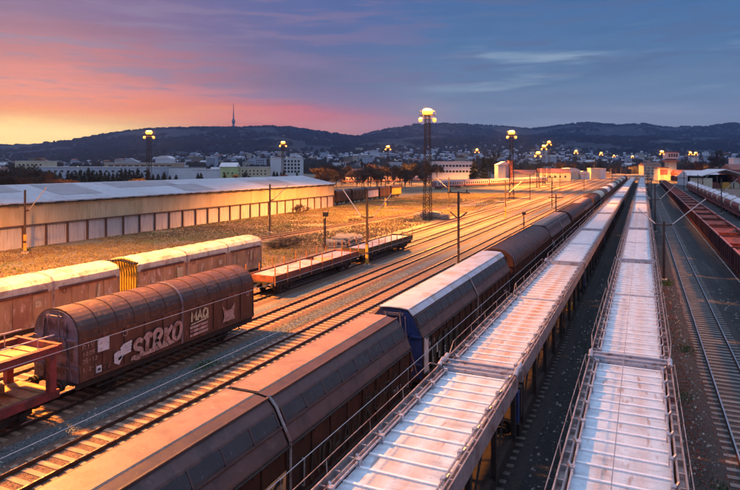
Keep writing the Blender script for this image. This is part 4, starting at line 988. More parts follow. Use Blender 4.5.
litmast(0, 0, 'lattice floodlight mast beyond the right edge beside the hoppers', PW * .4, base=(37, 62), lampcol=(1, .36, .1))

# ------------------------------------------------------------------ hall
HX0 = -77.3; HY0, HY1 = 18, 146.0; EZ = 6.0
hall = thing('freight_hall', 'long low hall with pale roof, yellow upper wall and lavender panels', 'hall', (HX0, HY0, 0)); LH = HY1 - HY0
b = MB(); b.box(-.12, 0, 0, LH, 3.05, EZ)
for k in range(int(LH / .5)): b.box(0, .03, .05 + k*.5, .2 + k*.5, 3.07, EZ - .05)
b.box(-20, 0, LH - .12, LH, 3.05, EZ) if False else None
b.build('upper_wall', M['hall_band'], hall)
b = MB(); b.box(-.3, -.2, 0, LH, 0, 3.05); b.build('lower_panel_wall', M['hall_glass'], hall)
b = MB(); b.box(-20.3, -.3, LH - .3, LH - .15, 0, EZ); b.add([(-20.3, LH - .2, EZ), (-.1, LH - .2, EZ), (-10.2, LH - .2, EZ + 2.1), (-20.3, LH - .3, EZ), (-.1, LH - .3, EZ), (-10.2, LH - .3, EZ + 2.1)], [(0, 1, 2), (5, 4, 3), (0, 2, 5, 3), (1, 4, 5, 2)]); b.build('gable_wall', M['hall_band'], hall)
pxs = []; yy = LH
sp = (YX(HX0, 331.8) - YX(HX0, 257)) / 10
while yy > 0:
    b = MB(); b.box(-.2, .06, yy - .28, yy - .06, 0, 3.1); b.build('post', M['hall_post'], hall); yy -= sp
b = MB(); b.box(-.2, .12, 0, LH, 3.0, 3.16); b.build('sill_beam', M['hall_post'], hall)
b = MB(); b.tube((.28, 0, EZ + .02), (.28, LH + .3, EZ + .02), .12, 8)
yy = .5
while yy < LH: b.box(.2, .5, yy, yy + R.uniform(.8, 1.6), EZ - .12, EZ + .18); yy += R.uniform(2, 4)
b.build('gutter', M['gutter'], hall)
b = MB(); b.prism([(.45, EZ + .1), (-10.2, EZ + 2.2), (-20.8, EZ + .1), (-20.8, EZ + .28), (-10.2, EZ + 2.4), (.45, EZ + .28)], 0, LH + .4); b.build('roof', M['hall_roof'], hall)
for (ya, yb, xa, xb) in ((YX(-80, -20) - HY0, YX(-80, 36) - HY0, -9.6, -5.5), (YX(-80, 60) - HY0, YX(-80, 102) - HY0, -9.6, -2.5), (YX(-80, 130) - HY0, YX(-80, 190) - HY0, -9.7, -5.5), (YX(-80, 180) - HY0, YX(-80, 208) - HY0, -6, -.5), (YX(-80, 262) - HY0, YX(-80, 290) - HY0, -7, -.5)):
    zf = lambda x_: EZ + .28 + (.45 - x_) / 10.65 * 2.12
    b = MB(); b.add([(xa, ya, zf(xa) + .03), (xb, ya, zf(xb) + .03), (xb, yb, zf(xb) + .03), (xa, yb, zf(xa) + .03)], [(0, 1, 2, 3)]); b.build('roof_panel', M['hall_patch'], hall)

# ------------------------------------------------------------------ terrain / hills
SKY = [(-600, 142), (-200, 148), (0, 146), (31, 144.5), (64, 141), (103, 135.5), (121, 133), (144, 130), (167, 129), (190, 128), (231, 128.5), (265, 127), (290, 128), (303, 130), (334, 134), (351, 137)]
SKY2 = [(240, 150), (300, 147), (330, 142), (345, 138), (360, 136), (375, 132), (393, 128), (416, 124.5), (440, 124), (463, 124.5), (504, 127), (525, 129), (540, 128.5), (560, 126), (583, 123), (622, 125.4), (647, 124.2), (660, 126.7), (673, 128.5), (685, 127), (704, 127.5), (727, 123.6), (740, 124), (800, 128), (900, 122), (1400, 130)]
def interp(tb, x):
    if x <= tb[0][0]: return tb[0][1]
    for (a, ya), (b_, yb) in zip(tb, tb[1:]):
        if x <= b_: f = (x - a) / (b_ - a); return ya + (yb - ya) * f
    return tb[-1][1]
def ss(x, a, b_): t = min(1, max(0, (x - a) / (b_ - a))); return t*t*(3 - 2*t)
def lowh(px, d):     # gently rising town slope
    x, y = W(px, d)
    k = 1.0 if px > 200 else .45 + .55 * ss(px, 60, 200)
    return k * 62 * ss(d, 750, 3300) + 7 * ss(d, 900, 1600) * mnoise.noise(Vector((x / 420, y / 420, 3.)))
def hills(tb, dc, d0, d1, name, mt, amp=.16, floor=True):
    cols = []; pxs = [-620 + 5.0 * i for i in range(400)]
    ds = [d0 + (dc - d0) * (i / 46) ** .9 for i in range(47)] + [dc + (d1 - dc) * i / 8 for i in range(1, 9)]
    V = []; G_ = []
    for px in pxs:
        crest = H + (HY - interp(tb, px)) * dc / F; hs = []
        for d in ds:
            x, y = W(px, d); f = ss(d, d0 + 400, dc) ** 2.0
            if d > dc: f = 1 - .5 * (d - dc) / (d1 - dc)
            nn = mnoise.fractal(Vector((x / 900, y / 900, 1.7)), 1.0, 2.1, 5) * amp * crest * min(1, f * 3) * (1 - .75 * ss(d, dc * .8, dc))
            hs.append(lowh(px, d) + max(0, (crest - 62)) * f + nn)
        # keep the skyline where the photograph has it
        m_ = max((h_ - H) / d for h_, d in zip(hs, ds)); tgt = (HY - interp(tb, px)) / F
        fac = tgt / m_ if m_ > 0 else 1
        for h_, d in zip(hs, ds):
            x, y = W(px, d); kk = 1 + (fac - 1) * ss(d, d0 + 600, dc * .8); V.append((x, y, (h_ * kk if d > d0 + 50 else -.5)))
        G_.append([v[2] for v in V[-len(ds):]])
    n = len(ds); Fc = [(i*n+j, (i+1)*n+j, (i+1)*n+j+1, i*n+j+1) for i in range(len(pxs)-1) for j in range(n-1)]
    b = MB(); b.v = V; b.f = Fc; o = b.build(name, mt, smooth=True); struct(o); return (G_, ds)
M['forest'] = mat('winter_forest', (.03, .034, .048), .95, 0, .6, .012, c2=(.014, .018, .026), t2=(.42, .58), s2=.03, c3=(.11, .10, .11), t3=(.57, .66), s3=.006, bump=1., bscale=.03, world=True)
M['forest'].node_tree.nodes
for n_ in M['forest'].node_tree.nodes:
    if n_.type == 'BUMP': n_.inputs['Distance'].default_value = 40
HG = [hills(SKY, 4600, 700, 7000, 'hills', M['forest']), hills(SKY2, 5600, 1400, 8000, 'hills', M['forest'])]
def tz(px, d):
    z = 0
    for Gd, ds in HG:
        i = min(398, max(0, (px + 620) / 5.0)); i0 = int(i); fi = i - i0
        if d <= ds[0] or d >= ds[-1]: continue
        j = max(k for k in range(len(ds) - 1) if ds[k] <= d); fj = (d - ds[j]) / (ds[j+1] - ds[j])
        z = max(z, (Gd[i0][j]*(1-fj) + Gd[i0][j+1]*fj)*(1-fi) + (Gd[i0+1][j]*(1-fj) + Gd[i0+1][j+1]*fj)*fi)
    return z

# TV tower
x, y = W(233.5, 4550); zt = H + (HY - 128.5) * 4550 / F
tv = thing('television_tower', 'slender television tower on the wooded hill crest', 'tower', (x, y, zt - 12))
b = MB(); b.tube((0, 0, 0), (0, 0, 60), 13, 10, 6); b.tube((0, 0, 60), (0, 0, 130), 6, 10, 4.5); b.build('shaft', M['grey_roof'], tv)
b = MB(); b.tube((0, 0, 48), (0, 0, 62), 9, 12, 14); b.tube((0, 0, 62), (0, 0, 84), 14, 12, 8); b.build('restaurant_pod', M['grey_roof'], tv)
b = MB(); b.tube((0, 0, 130), (0, 0, 200), 3.2, 8, 1.6); b.build('antenna', M['red_wall'], tv)

# ------------------------------------------------------------------ buildings
def house(px, d, wd, dp, ht, mw, mr, roof, label, group=None, rz=None, zb=None, name='building', wins=None, cat='building', emb=1):
    x, y = W(px, d); zb = tz(px, d) - emb if zb is None else zb
    rz = TH + atan(-(px - HX) / F) * 0 if rz is None else rz
    t = thing(name, label, cat, (x, y, zb), rz, group); ht += emb
    b = MB(); b.box(-wd/2, wd/2, 0, dp, 0, ht); b.build('wall', mw, t)
    b = MB()
    if roof == 'flat': b.box(-wd/2 - .3, wd/2 + .3, -.3, dp + .3, ht + .002, ht + .5)
    elif roof == 'gable':
        rh = min(wd, dp) * .28
        b.add([(-wd/2 - .4, -.5, ht + .002), (wd/2 + .4, -.5, ht + .002), (wd/2 + .4, dp + .5, ht + .002), (-wd/2 - .4, dp + .5, ht + .002), (-wd/2 - .4, dp/2, ht + rh), (wd/2 + .4, dp/2, ht + rh)], [(0,1,5,4), (1,2,5), (2,3,4,5), (3,0,4), (3,2,1,0)])
    elif roof == 'front':
        rh = wd * .25
        b.add([(-wd/2 - .5, -.5, ht + .002), (wd/2 + .5, -.5, ht + .002), (wd/2 + .5, dp + .5, ht + .002), (-wd/2 - .5, dp + .5, ht + .002), (0, -.5, ht + rh), (0, dp + .5, ht + rh)], [(0,1,4), (1,2,5,4), (2,3,5), (3,0,4,5), (3,2,1,0)])
    elif roof == 'arch':
        n = 8; b.prism([(wd/2*cos(pi*i/n), ht + .002 + wd*.22*sin(pi*i/n)) for i in range(n+1)], -.3, dp + .3)
    b.build('roof', mr, t)
    if wins:
        x0, x1, z0, z1, nx, nz_, ww, wh = wins
        for i in range(nx):
            for j in range(nz_):
                cx = x0 + (x1 - x0) * (i + .5) / nx; cz = z0 + (z1 - z0) * (j + .5) / nz_ + emb
                b = MB(); b.box(cx - ww/2, cx + ww/2, -.12, .05, cz - wh/2, cz + wh/2); b.build('window', M['window'], t)
    if d < 1300 and ht > 6 and cat == 'house':      # chimney and a row of windows on the nearer houses
        q = MB(); q.box(wd*.2, wd*.2 + .9, dp*.3, dp*.3 + .9, ht - .2, ht + min(wd, dp)*.28 + 1.2); q.build('chimney', mw, t)
        nw = max(2, int(wd / 4)); 
        for i in range(nw):
            for j in range(max(1, int((ht - emb) / 3.2))):
                q = MB(); cx = -wd/2 + wd*(i + .5)/nw; cz = emb + 1.8 + 3.1*j; q.box(cx - .65, cx + .65, -.08, .05, cz - .7, cz + .7); q.build('window', M['window'], t)
    return t
house(286, 500, 26, 14, 17, M['white_wall'], M['snow_roof'], 'flat', 'white four storey office with rows of dark windows behind the hall', wins=(-2, 12, 4.5, 16, 5, 4, 1.7, 1.9), emb=0)
house(452, 480, 34, 14, 13.8, M['white_wall'], M['snow_roof'], 'flat', 'long white office with window bands behind the pink coaches', wins=(-16, 16, 4, 13, 12, 2, 1.9, 1.6), emb=0)
house(505, 430, 10, 12, 11.5, M['lav_wall'], M['snow_roof'], 'front', 'tall white gabled house behind the pink coaches', emb=0)
house(511.5, 425, 1.6, 8, 14, M['red_wall'], M['red_roof'], 'flat', 'narrow red chimney block beside the white gabled house', emb=0)
house(97, 470, 96, 30, 9.6, M['lav_wall'], M['snow_roof'], 'flat', 'long grey hall behind the conifers on the left', wins=(-40, 40, 5, 8, 16, 1, 2.2, 1.4), emb=0)
house(140, 520, 62, 24, 13, M['tan_wall'], M['snow_roof'], 'flat', 'long low building with a dark band above the grey hall', wins=(-28, 28, 9, 12, 10, 1, 4, 1.6), emb=0)
house(30, 520, 26, 20, 14.5, M['cream_wall'], M['snow_roof'], 'flat', 'lit cream industrial block near the left edge', wins=(-11, 11, 7, 13, 6, 2, 1.6, 1.6), emb=0)
house(163, 560, 14, 14, 17, M['white_wall'], M['snow_roof'], 'arch', 'white arched roof shed right of the left lattice mast', emb=0)
house(185, 480, 26, 14, 9.2, M['white_wall'], M['grey_roof'], 'flat', 'white low block with dark opening left of the lime house', emb=0)
house(204, 430, 18, 12, 8, M['white_wall'], M['snow_roof'], 'flat', 'low white shed behind the hall roof', emb=0)
house(228, 470, 13, 12, 10, M['green_wall'], M['snow_roof'], 'gable', 'lime coloured house behind the hall', wins=(-5, 5, 3, 7, 3, 1, 1.1, 1.3), emb=0)
house(252, 480, 26, 12, 9.5, M['cream_wall'], M['snow_roof'], 'flat', 'beige block between the lime house and the white office', wins=(-12, 12, 3, 8, 8, 2, 1.1, 1.2), emb=0)
house(211, 900, 15, 14, 22, M['lav_wall'], M['white_wall'], 'flat', 'pale tower block left of the television tower line', wins=(-6, 6, 4, 21, 4, 6, 1.6, 1.5))
house(260, 850, 14, 12, 20, M['lav_wall'], M['white_wall'], 'flat', 'pale tower block above the beige block', wins=(-6, 6, 4, 19, 4, 5, 1.6, 1.5))
house(339, 640, 14, 12, 13.5, M['white_wall'], M['snow_roof'], 'flat', 'white apartment house in the trees right of the hall', wins=(-6, 6, 3, 12, 4, 3, 1.4, 1.4), emb=0)
house(347, 420, 22, 10, 6, M['tan_wall'], M['red_roof'], 'gable', 'low red roofed shed in the trees right of the hall', emb=0)
house(395, 640, 15, 12, 14, M['lav_wall'], M['snow_roof'], 'flat', 'pale blue block left of the tallest mast', wins=(-6, 6, 3, 12, 4, 3, 1.4, 1.4), emb=0)
house(555, 420, 22, 10, 6.2, M['cream_wall'], M['red_roof'], 'gable', 'orange lit shed with red roof under the three masts', wins=(-9, 9, 1.5, 5, 5, 1, 1.2, 1.4), emb=0)
house(528, 440, 20, 10, 5, M['cream_wall'], M['red_roof'], 'gable', 'orange lit low shed left of the three masts', emb=0)
house(572, 470, 14, 16, 6, M['cream_wall'], M['snow_roof'], 'arch', 'white round roofed shed left of the station box', emb=0)
house(584, 470, 9, 16, 4.6, M['white_wall'], M['snow_roof'], 'arch', 'smaller white round roofed shed beside the station box', emb=0)
house(595.5, 480, 7.2, 8, 8.4, M['cream_wall'], M['snow_roof'], 'flat', 'cream station box, orange lit half', emb=0)
house(603, 481, 4.6, 8, 8.2, M['white_wall'], M['snow_roof'], 'flat', 'white station box right of the orange lit one', emb=0)
# signal tower
stt = thing('signal_tower', 'cream signal tower with red brown cabin and glazed lookout', 'signal tower', (*W(667, 440), 0), TH)
b = MB(); b.box(1.2, 7, 0, 6, 0, 13.5); b.build('shaft', M['cream'], stt)
b = MB(); b.box(.2, 7.9, -1, 7, 16.0, 20.5); b.build('lookout', M['coach'], stt)
b = MB(); b.box(-.3, 8.4, -1.4, 7.4, 20.5, 21.1); b.build('lookout_roof', M['red_roof'], stt)
b = MB(); b.box(-.3, 8.3, -1.4, 7.4, 13.5, 14.5); b.add([(-.3, -1.4, 14.5), (8.3, -1.4, 14.5), (8.3, 7.4, 14.5), (-.3, 7.4, 14.5), (2, 1, 16), (6, 1, 16), (6, 5, 16), (2, 5, 16)], [(0,1,5,4), (1,2,6,5), (2,3,7,6), (3,0,4,7), (4,5,6,7)]); b.build('mid_roof', M['red_roof'], stt)
for k in range(4): b = MB(); b.box(.7 + k*1.75, 2.0 + k*1.75, -1.06, -.95, 17.2, 19.6); b.build('window', M['window'], stt)
b = MB(); b.box(-6.5, 1.15, 0, 7, 0, 9.2); b.build('annex', M['cream'], stt)
b = MB(); b.box(-5.2, .4, -.1, .02, 4.2, 8.2); b.build('annex_window', M['coach_red'], stt)
b = MB(); b.box(-7, 1.18, -.5, 7.5, 9.2, 9.8); b.build('annex_roof', M['red_roof'], stt)
house(699, 430, 30, 12, 4.6, M['red_wall'], M['red_roof'], 'gable', 'long red shed right of the signal tower', wins=(-13, 13, 1.5, 4, 8, 1, 1.2, 1.4), emb=0)
house(706, 330, 17, 14, 4.4, M['white_wall'], M['snow_roof'], 'gable', 'white walled shed with pale roof above the tank wagons', wins=(-7, 7, 1, 4, 4, 1, 1.6, 1.6), emb=0)
house(696, 600, 5, 6, 19, M['white_wall'], M['grey_roof'], 'flat', 'small white water tower under the pair of floodlights', wins=(-1.6, 1.6, 12, 17, 2, 1, 1.1, 2), emb=0)
house(737, 520, 5, 8, 17, M['white_wall'], M['snow_roof'], 'flat', 'narrow white block at the right edge above the red roof', emb=0)
# open gabled shed
x, y = W(726, 290); sh = thing('open_shed', 'open gabled shed with pale roof and dark interior on the right', 'shed', (x, y, 0), TH)
b = MB(); wd = 12
b.add([(-wd, 0, 6.2), (0, 0, 9.4), (wd, 0, 6.2), (-wd, 16, 6.2), (0, 16, 9.4), (wd, 16, 6.2), (-wd, 0, 5.8), (0, 0, 9.0), (wd, 0, 5.8), (-wd, 16, 5.8), (0, 16, 9.0), (wd, 16, 5.8)], [(0,1,4,3), (1,2,5,4), (6,9,10,7), (7,10,11,8), (0,6,7,1), (1,7,8,2), (3,4,10,9), (4,5,11,10)]); b.build('roof', M['snow_roof'], sh)
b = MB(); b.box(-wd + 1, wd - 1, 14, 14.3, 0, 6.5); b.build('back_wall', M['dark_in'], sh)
for s in (-wd + 1, -4, 4, wd - 1): b = MB(); b.box(s - .2, s + .2, .3, .7, 0, 6); b.build('post', M['hall_post'], sh)
b = MB(); b.box(-wd + 1, -wd + 6, 1, 12, 0, 5); b.build('side_wall', M['cream'], sh)
for k, (q, mt) in enumerate(((-4, 'tank'), (2, 'maststripe'), (7, 'cream'))):
    b = MB(); b.box(q - 2, q + 2, 2 + k, 5 + k, 0, 2.2); b.prism([(q - 1.8, 2.2), (q + 1.8, 2.2), (q + 1.2, 3.0), (q - 1.2, 3.0)], 2.2 + k, 4.8 + k)
    tg = b.build('covered_stack', M[mt], None, (x, y, 0)); tg.rotation_euler = (0, 0, TH); tag(tg, ['red covered stack inside the open shed', 'orange covered stack inside the open shed', 'cream covered stack inside the open shed'][k], 'stack')
house(742, 300, 10, 10, 9, M['red_wall'], M['red_roof'], 'gable', 'red roofed building cut by the right frame edge', emb=0)
# freight bits far by the tower
for k in range(5):
    copytree(ow, (*W(676 + 5*k, 400 - 6*k), ZR), TH - .9, f'{ORD[k]} red orange van in the row beside the signal tower', 'red vans beside the signal tower', skip=('wheelset', 'buffer', 'coupling', 'locking_gear'), mats={'side_wall': M['tank'], 'roof': M['coach_roof']})

# town houses
GT = 'pale houses of the town below the hills'
walls = ['white_wall'] * 4 + ['lav_wall'] * 4 + ['cream_wall'] * 3 + ['tan_wall'] * 3
TM = {'white_wall': mat('town_white', (.66, .65, .68), .8, 0, .2, .15), 'lav_wall': mat('town_grey_blue', (.42, .44, .52), .8, 0, .2, .15), 'cream_wall': mat('town_cream', (.48, .4, .32), .8, 0, .2, .15), 'tan_wall': mat('town_tan', (.24, .18, .14), .8, 0, .2, .15),
      'snow_roof': mat('town_pale_roof', (.46, .45, .48), .8, 0, .2, .15), 'grey_roof': mat('town_grey_roof', (.12, .12, .14), .8, 0, .2, .15), 'red_roof': mat('town_clay_roof', (.2, .085, .065), .8, 0, .25, .15)}
wname = {'white_wall': 'white', 'lav_wall': 'grey blue', 'cream_wall': 'cream', 'tan_wall': 'tan'}
rname = {'flat': 'flat roofed', 'gable': 'gabled', 'front': 'front gabled'}
def region(px):
    for lim, nm in ((40, 'at the left edge'), (130, 'left of the left lattice mast'), (200, 'above the left half of the hall'), (270, 'below the television tower'), (330, 'above the hall end'), (385, 'below the dip between hills'), (425, 'left of the tallest mast'), (475, 'right of the tallest mast'), (515, 'beside the second lattice mast'), (560, 'by the three close masts'), (610, 'above the brown train end'), (655, 'where the trains vanish'), (700, 'behind the signal tower')):
        if px < lim: return nm
    return 'at the right edge'
R2 = random.Random(11)
cnt = 0
while cnt < 285:
    px = R2.uniform(-60, 800); d = 560 + 2500 * R2.random() ** .8
    if px < 130 and d > 1500: continue
    if 130 < px < 200 and R2.random() < .4: continue
    if HY - F * (tz(px, d) - H) / d < interp([(-100, 158), (190, 157), (350, 153), (400, 150), (550, 150.5), (620, 155), (900, 156)], px) + R2.uniform(-1, 3): continue
    mw = R2.choice(walls); rf = R2.choice(['flat', 'flat', 'gable', 'gable', 'front'])
    bigf = 1.0 if d > 1100 else .8
    wd = R2.uniform(10, 30) * bigf; ht = R2.choice([6, 7, 9, 10, 13, 16, 22]) * (1 if d > 1000 else .7)
    size = 'tall' if ht > 14 else 'low' if ht < 8 else 'mid'
    far = 'close' if d < 1000 else 'far off' if d > 2000 else 'midway'
    house(px, d, wd, R2.uniform(8, 14), ht, TM[mw], TM[R2.choice(['snow_roof', 'grey_roof', 'red_roof', 'red_roof'])] if rf != 'flat' else TM[R2.choice(['snow_roof', 'grey_roof'])], rf,
          f'{size} {wname[mw]} {rname[rf]} house {region(px)}, {far}', GT, rz=TH + R2.uniform(-.5, .5), name='house', cat='house'); cnt += 1
R4 = random.Random(23); M['far_wall'] = mat('far_render', (.26, .27, .34), .8, 0, .3, .01, world=True)
TOPY = [(-100, 158), (100, 158), (190, 157), (350, 153), (400, 149), (550, 149.5), (620, 155), (740, 156), (900, 156)]
def shown(px, z, d, o=0): return HY - F * (z - H) / d > interp(TOPY, px) + o
for mw, n_, nm in (('lav_wall', 900, 'grey'), ('far_wall', 1900, 'blue grey'), ('tan_wall', 500, 'tan')):
    b = MB()
    for _ in range(n_):
        px = R4.uniform(-80, 820); d = R4.uniform(1500, 3300)
        if px < 190 and d > 1700: continue
        if 600 < px and d > 2500 and R4.random() < .8: continue
        x, y = W(px, d); z = tz(px, d)
        if not shown(px, z, d, R4.uniform(-2, 3)): continue
        w_ = R4.uniform(5, 13) * (1.8 if R4.random() < .12 else 1); h_ = R4.choice([5, 6, 7, 9, 14])
        b.box(x - w_/2, x + w_/2, y - 5, y + 5, z - 3, z + h_)
        b.add([(x - w_/2, y - 5, z + h_), (x + w_/2, y - 5, z + h_), (x + w_/2, y + 5, z + h_), (x - w_/2, y + 5, z + h_), (x - w_/2, y, z + h_ + 2.5), (x + w_/2, y, z + h_ + 2.5)], [(0,1,5,4), (1,2,5), (2,3,4,5), (3,0,4)])
    o = b.build('far_houses', {'lav_wall': TM['snow_roof'], 'far_wall': M['far_wall'], 'tan_wall': TM['tan_wall']}[mw]); struct(tag(o, f'{nm} speckle of far houses on the slopes under the hills', 'houses'), 'stuff')
b = MB()
for _ in range(9500):
    px = R4.uniform(-80, 820); d = R4.uniform(750, 3600); x, y = W(px, d); z = tz(px, d); h_ = R4.uniform(6, 15)
    if not shown(px, z, d, R4.uniform(-5, 1)): continue
    for q in range(5):
        a = R4.uniform(0, 6.28); ox, oy = R4.uniform(-4, 4), R4.uniform(-4, 4); r_ = R4.uniform(2, 5)
        b.add([(x + ox - r_*cos(a), y + oy - r_*sin(a), z - 1), (x + ox + r_*cos(a), y + oy + r_*sin(a), z - 1), (x + ox + r_*.9*cos(a), y + oy + r_*.9*sin(a), z + h_*R4.uniform(.5, .9)), (x + ox, y + oy, z + h_), (x + ox - r_*cos(a), y + oy - r_*sin(a), z + h_*R4.uniform(.4, .8))], [(0, 1, 2, 3, 4)])
struct(tag(b.build('woods', M['twig']), 'bare woods and garden trees between the houses of the town', 'woods'), 'stuff')
b = MB()
def clump(b, x, y, z, r0, h_):
    for q in range(4):
        a = R4.uniform(0, 6.28); ox, oy = R4.uniform(-r0, r0)*.6, R4.uniform(-r0, r0)*.6; r_ = R4.uniform(.5, 1) * r0
        b.add([(x + ox - r_*cos(a), y + oy - r_*sin(a), z - 4), (x + ox + r_*cos(a), y + oy + r_*sin(a), z - 4), (x + ox + r_*.8*cos(a), y + oy + r_*.8*sin(a), z + h_*R4.uniform(.5, .9)), (x + ox, y + oy, z + h_), (x + ox - r_*cos(a), y + oy - r_*sin(a), z + h_*R4.uniform(.4, .8))], [(0, 1, 2, 3, 4)])
for _ in range(16000):
    px = R4.uniform(-90, 840); d = R4.uniform(2300, 5600); x, y = W(px, d)
    if mnoise.noise(Vector((x/380, y/380, 4))) < -.12: continue
    clump(b, x, y, tz(px, d), R4.uniform(8, 20), R4.uniform(7, 18))
for _ in range(3600):
    px = R4.uniform(-90, 840); d = 4600 if px < 345 else 5600; d += R4.uniform(-60, 30); x, y = W(px, d)
    big_ = 1.5 if 640 < px < 700 else 1
    if mnoise.noise(Vector((px/9, 2, 4))) < -.25: continue
    clump(b, x, y, tz(px, d) - 2, R4.uniform(5, 12), R4.uniform(4, 11) * big_)
M['hill_trees'] = mat('hill_wood_crowns', (.055, .055, .07), .95, 0, .5, .01, c2=(.085, .06, .062), s2=.003, world=True)
struct(tag(b.build('woods', M['hill_trees']), 'bare woods covering the slopes and crest of the hills', 'woods'), 'stuff')
b = MB()
for _ in range(90):
    px = R4.uniform(-20, 760); d = R4.uniform(700, 2600); x, y = W(px, d); z = tz(px, d) + 8; r_ = d * .0005
    if not shown(px, z, d, 1): continue
    b.tube((x, y, z), (x, y, z + r_*2), r_, 6)
M['town_light'] = mat('town_lamp', (1, .9, .8), emit=(1, .78, .5), estr=2.2)
struct(tag(b.build('town_lights', M['town_light']), 'small lit lamps scattered through the far town', 'lights'), 'stuff')
# the small white estate high on the right hillside
for k in range(12):
    px = 680 + k * 3.2 + R2.uniform(-1, 1); d = 3900; z_ = H + (HY - (139.5 + k * .45 + R2.uniform(-.6, .6))) * d / F
    house(px, d, 14, 12, 10, M['white_wall'], M['white_wall'], 'flat', 'tiny white house of the estate high on the right hillside', 'white estate on the hillside', zb=z_ - 1, name='house', cat='house')

# ------------------------------------------------------------------ trees
R3 = random.Random(5)
def bare_tree(h, seed, spread=.5, n=900):
    r = random.Random(seed); tr = MB(); cw = MB(); segs = []
    tr.tube((0, 0, 0), (0, 0, h*.22), h*.02, 6, h*.016)
    def grow(p, dr, ln, rad, lv):
        q = p + dr * ln; tr.tube(p, q, rad, 4, rad*.6); segs.append((p, q, lv))
        if lv < 3:
            for _ in range(3 if lv else 5):
                nd = (dr + Vector((r.uniform(-1, 1), r.uniform(-1, 1), r.uniform(-.25, .7))) * (spread + .25)).normalized(); grow(p.lerp(q, r.uniform(.55, 1)), nd, ln * r.uniform(.55, .8), rad*.55, lv + 1)
    if spread > .8:
        tr.v = []; tr.f = []
        for q in range(12): grow(Vector((r.uniform(-.1, .1)*h, r.uniform(-.1, .1)*h, 0)), Vector((r.uniform(-1.3, 1.3), r.uniform(-1.3, 1.3), 1)).normalized(), h*r.uniform(.25, .36), h*.008, 1)
    else:
      for q in range(5):
        grow(Vector((0, 0, h*.1*q*.5 + h*.12)), Vector((r.uniform(-.8, .8), r.uniform(-.8, .8), 1)).normalized(), h*r.uniform(.22, .3), h*.011, 0)
    for _ in range(n):
        p, q, lv = r.choice(segs)
        if lv < 2 and r.random() < .7: continue
        a = p.lerp(q, r.random()); dr = ((q - p).normalized() + Vector((r.uniform(-1, 1), r.uniform(-1, 1), r.uniform(-.4, .9)))).normalized()
        b_ = a + dr * h * r.uniform(.05, .12); s_ = Vector((r.uniform(-1, 1), r.uniform(-1, 1), r.uniform(-1, 1))).normalized() * h * .0042
        c_ = a.lerp(b_, .5) + Vector((r.uniform(-1, 1), r.uniform(-1, 1), r.uniform(-1, 1))) * h * .03
        cw.add([a - s_, a + s_, b_], [(0, 1, 2)]); cw.add([a, c_ + s_*1.4, c_ - s_*1.4], [(0, 1, 2)])
    return tr, cw
def conifer(h, seed):
    r = random.Random(seed); tr = MB(); cw = MB(); tr.tube((0, 0, 0), (0, 0, h*.95), h*.02, 6, h*.004)
    for k in range(34):
        f = k / 33; z = h * (.1 + .88 * f); rad = h * (.34 * (1 - f) ** .7 + .02) * r.uniform(.7, 1.15)
        for q in range(11):
            a = r.uniform(0, 2*pi); l_ = rad * r.uniform(.6, 1.15); tip = Vector((l_*cos(a), l_*sin(a), z - l_*.35 + r.uniform(-.02, .03)*h)); base = Vector((0, 0, z)); sd_ = Vector((-sin(a), cos(a), 0)) * l_ * .28
            mid_ = base.lerp(tip, .55); cw.add([base, mid_ + sd_, tip, mid_ - sd_ - Vector((0, 0, .02*h))], [(0, 1, 2), (0, 2, 3)])
    return tr, cw
protos = {}
def tree(kind, px, d, h, label, group, zb=None):
    x, y = W(px, d); zb = tz(px, d) - .2 if zb is None else zb
    key = (kind, R3.randrange(3))
    if key not in protos:
        if kind == 'pine_tree': a, c_ = conifer(10, key[1] + 50); mc = M['needle']
        else:
            a, c_ = bare_tree(10, key[1] + 9, .5 if kind == 'bare_tree' else .9, 2200 if kind == 'bare_tree' else 2000); mc = M['twig'] if key[1] % 2 == 0 else M['twig_red']
        t = thing(kind, label, 'tree', (x, y, zb), R3.uniform(0, 6), group); a.build('trunk', M['bark'], t); c_.build('crown', mc, t); protos[key] = t
    else: t = copytree(protos[key], (x, y, zb), R3.uniform(0, 6), label, group)
    t.scale = (h / 10 * R3.uniform(.9, 1.25), h / 10 * R3.uniform(.9, 1.25), h / 10)
    return t
GP = 'dark conifers behind the hall'; GR = 'bare winter trees between yard and town'
cpx = [40, 41.5] + [52, 55, 60] + [68 + 4.1*i for i in range(19)] + [148, 153, 158, 164, 170, 176, 198, 201, 225, 274, 277, 281, 284, 297]
for i, px in enumerate(cpx):
    d = R3.uniform(235, 300) if px < 230 else 420
    h = R3.uniform(8.2, 10.6) if px < 150 else R3.uniform(6.5, 8.5)
    tree('pine_tree', px, d, h, f'dark conifer {region(px)}, {ORD[min(i, 29)]} from the left edge' if i < 30 else f'small dark conifer {region(px)} near the white office', GP, 0)
nb = 0
for i in range(285):
    u_ = R3.random()
    if u_ < .12: px, d, h = R3.uniform(-30, 46), R3.uniform(200, 290), R3.uniform(8, 12)
    elif u_ < .30: px, d, h = R3.uniform(40, 330), R3.uniform(190, 400), R3.uniform(4.5, 8)
    elif u_ < .66: px, d, h = R3.uniform(318, 445), R3.uniform(270, 560), R3.uniform(7, 14)
    elif u_ < .85: px, d, h = R3.uniform(470, 660), R3.uniform(470, 900), R3.uniform(9, 17)
    else: px, d, h = R3.uniform(680, 790), R3.uniform(420, 800), R3.uniform(9, 18)
    if 430 < px < 470 and d < 480: continue
    xx, yy_ = W(px, d)
    if xx > -55 and d < 640 and xx < 26: continue
    if -100 < xx < -76 and yy_ < 148: continue
    sz = 'tall' if h > 11 else 'small' if h < 7 else 'medium'
    tree('bare_tree' if h > 7 else 'bare_shrub', px, d, h, f'{sz} bare tree {region(px)}, ' + ('by the yard' if d < 400 else 'by the town'), GR, 0)
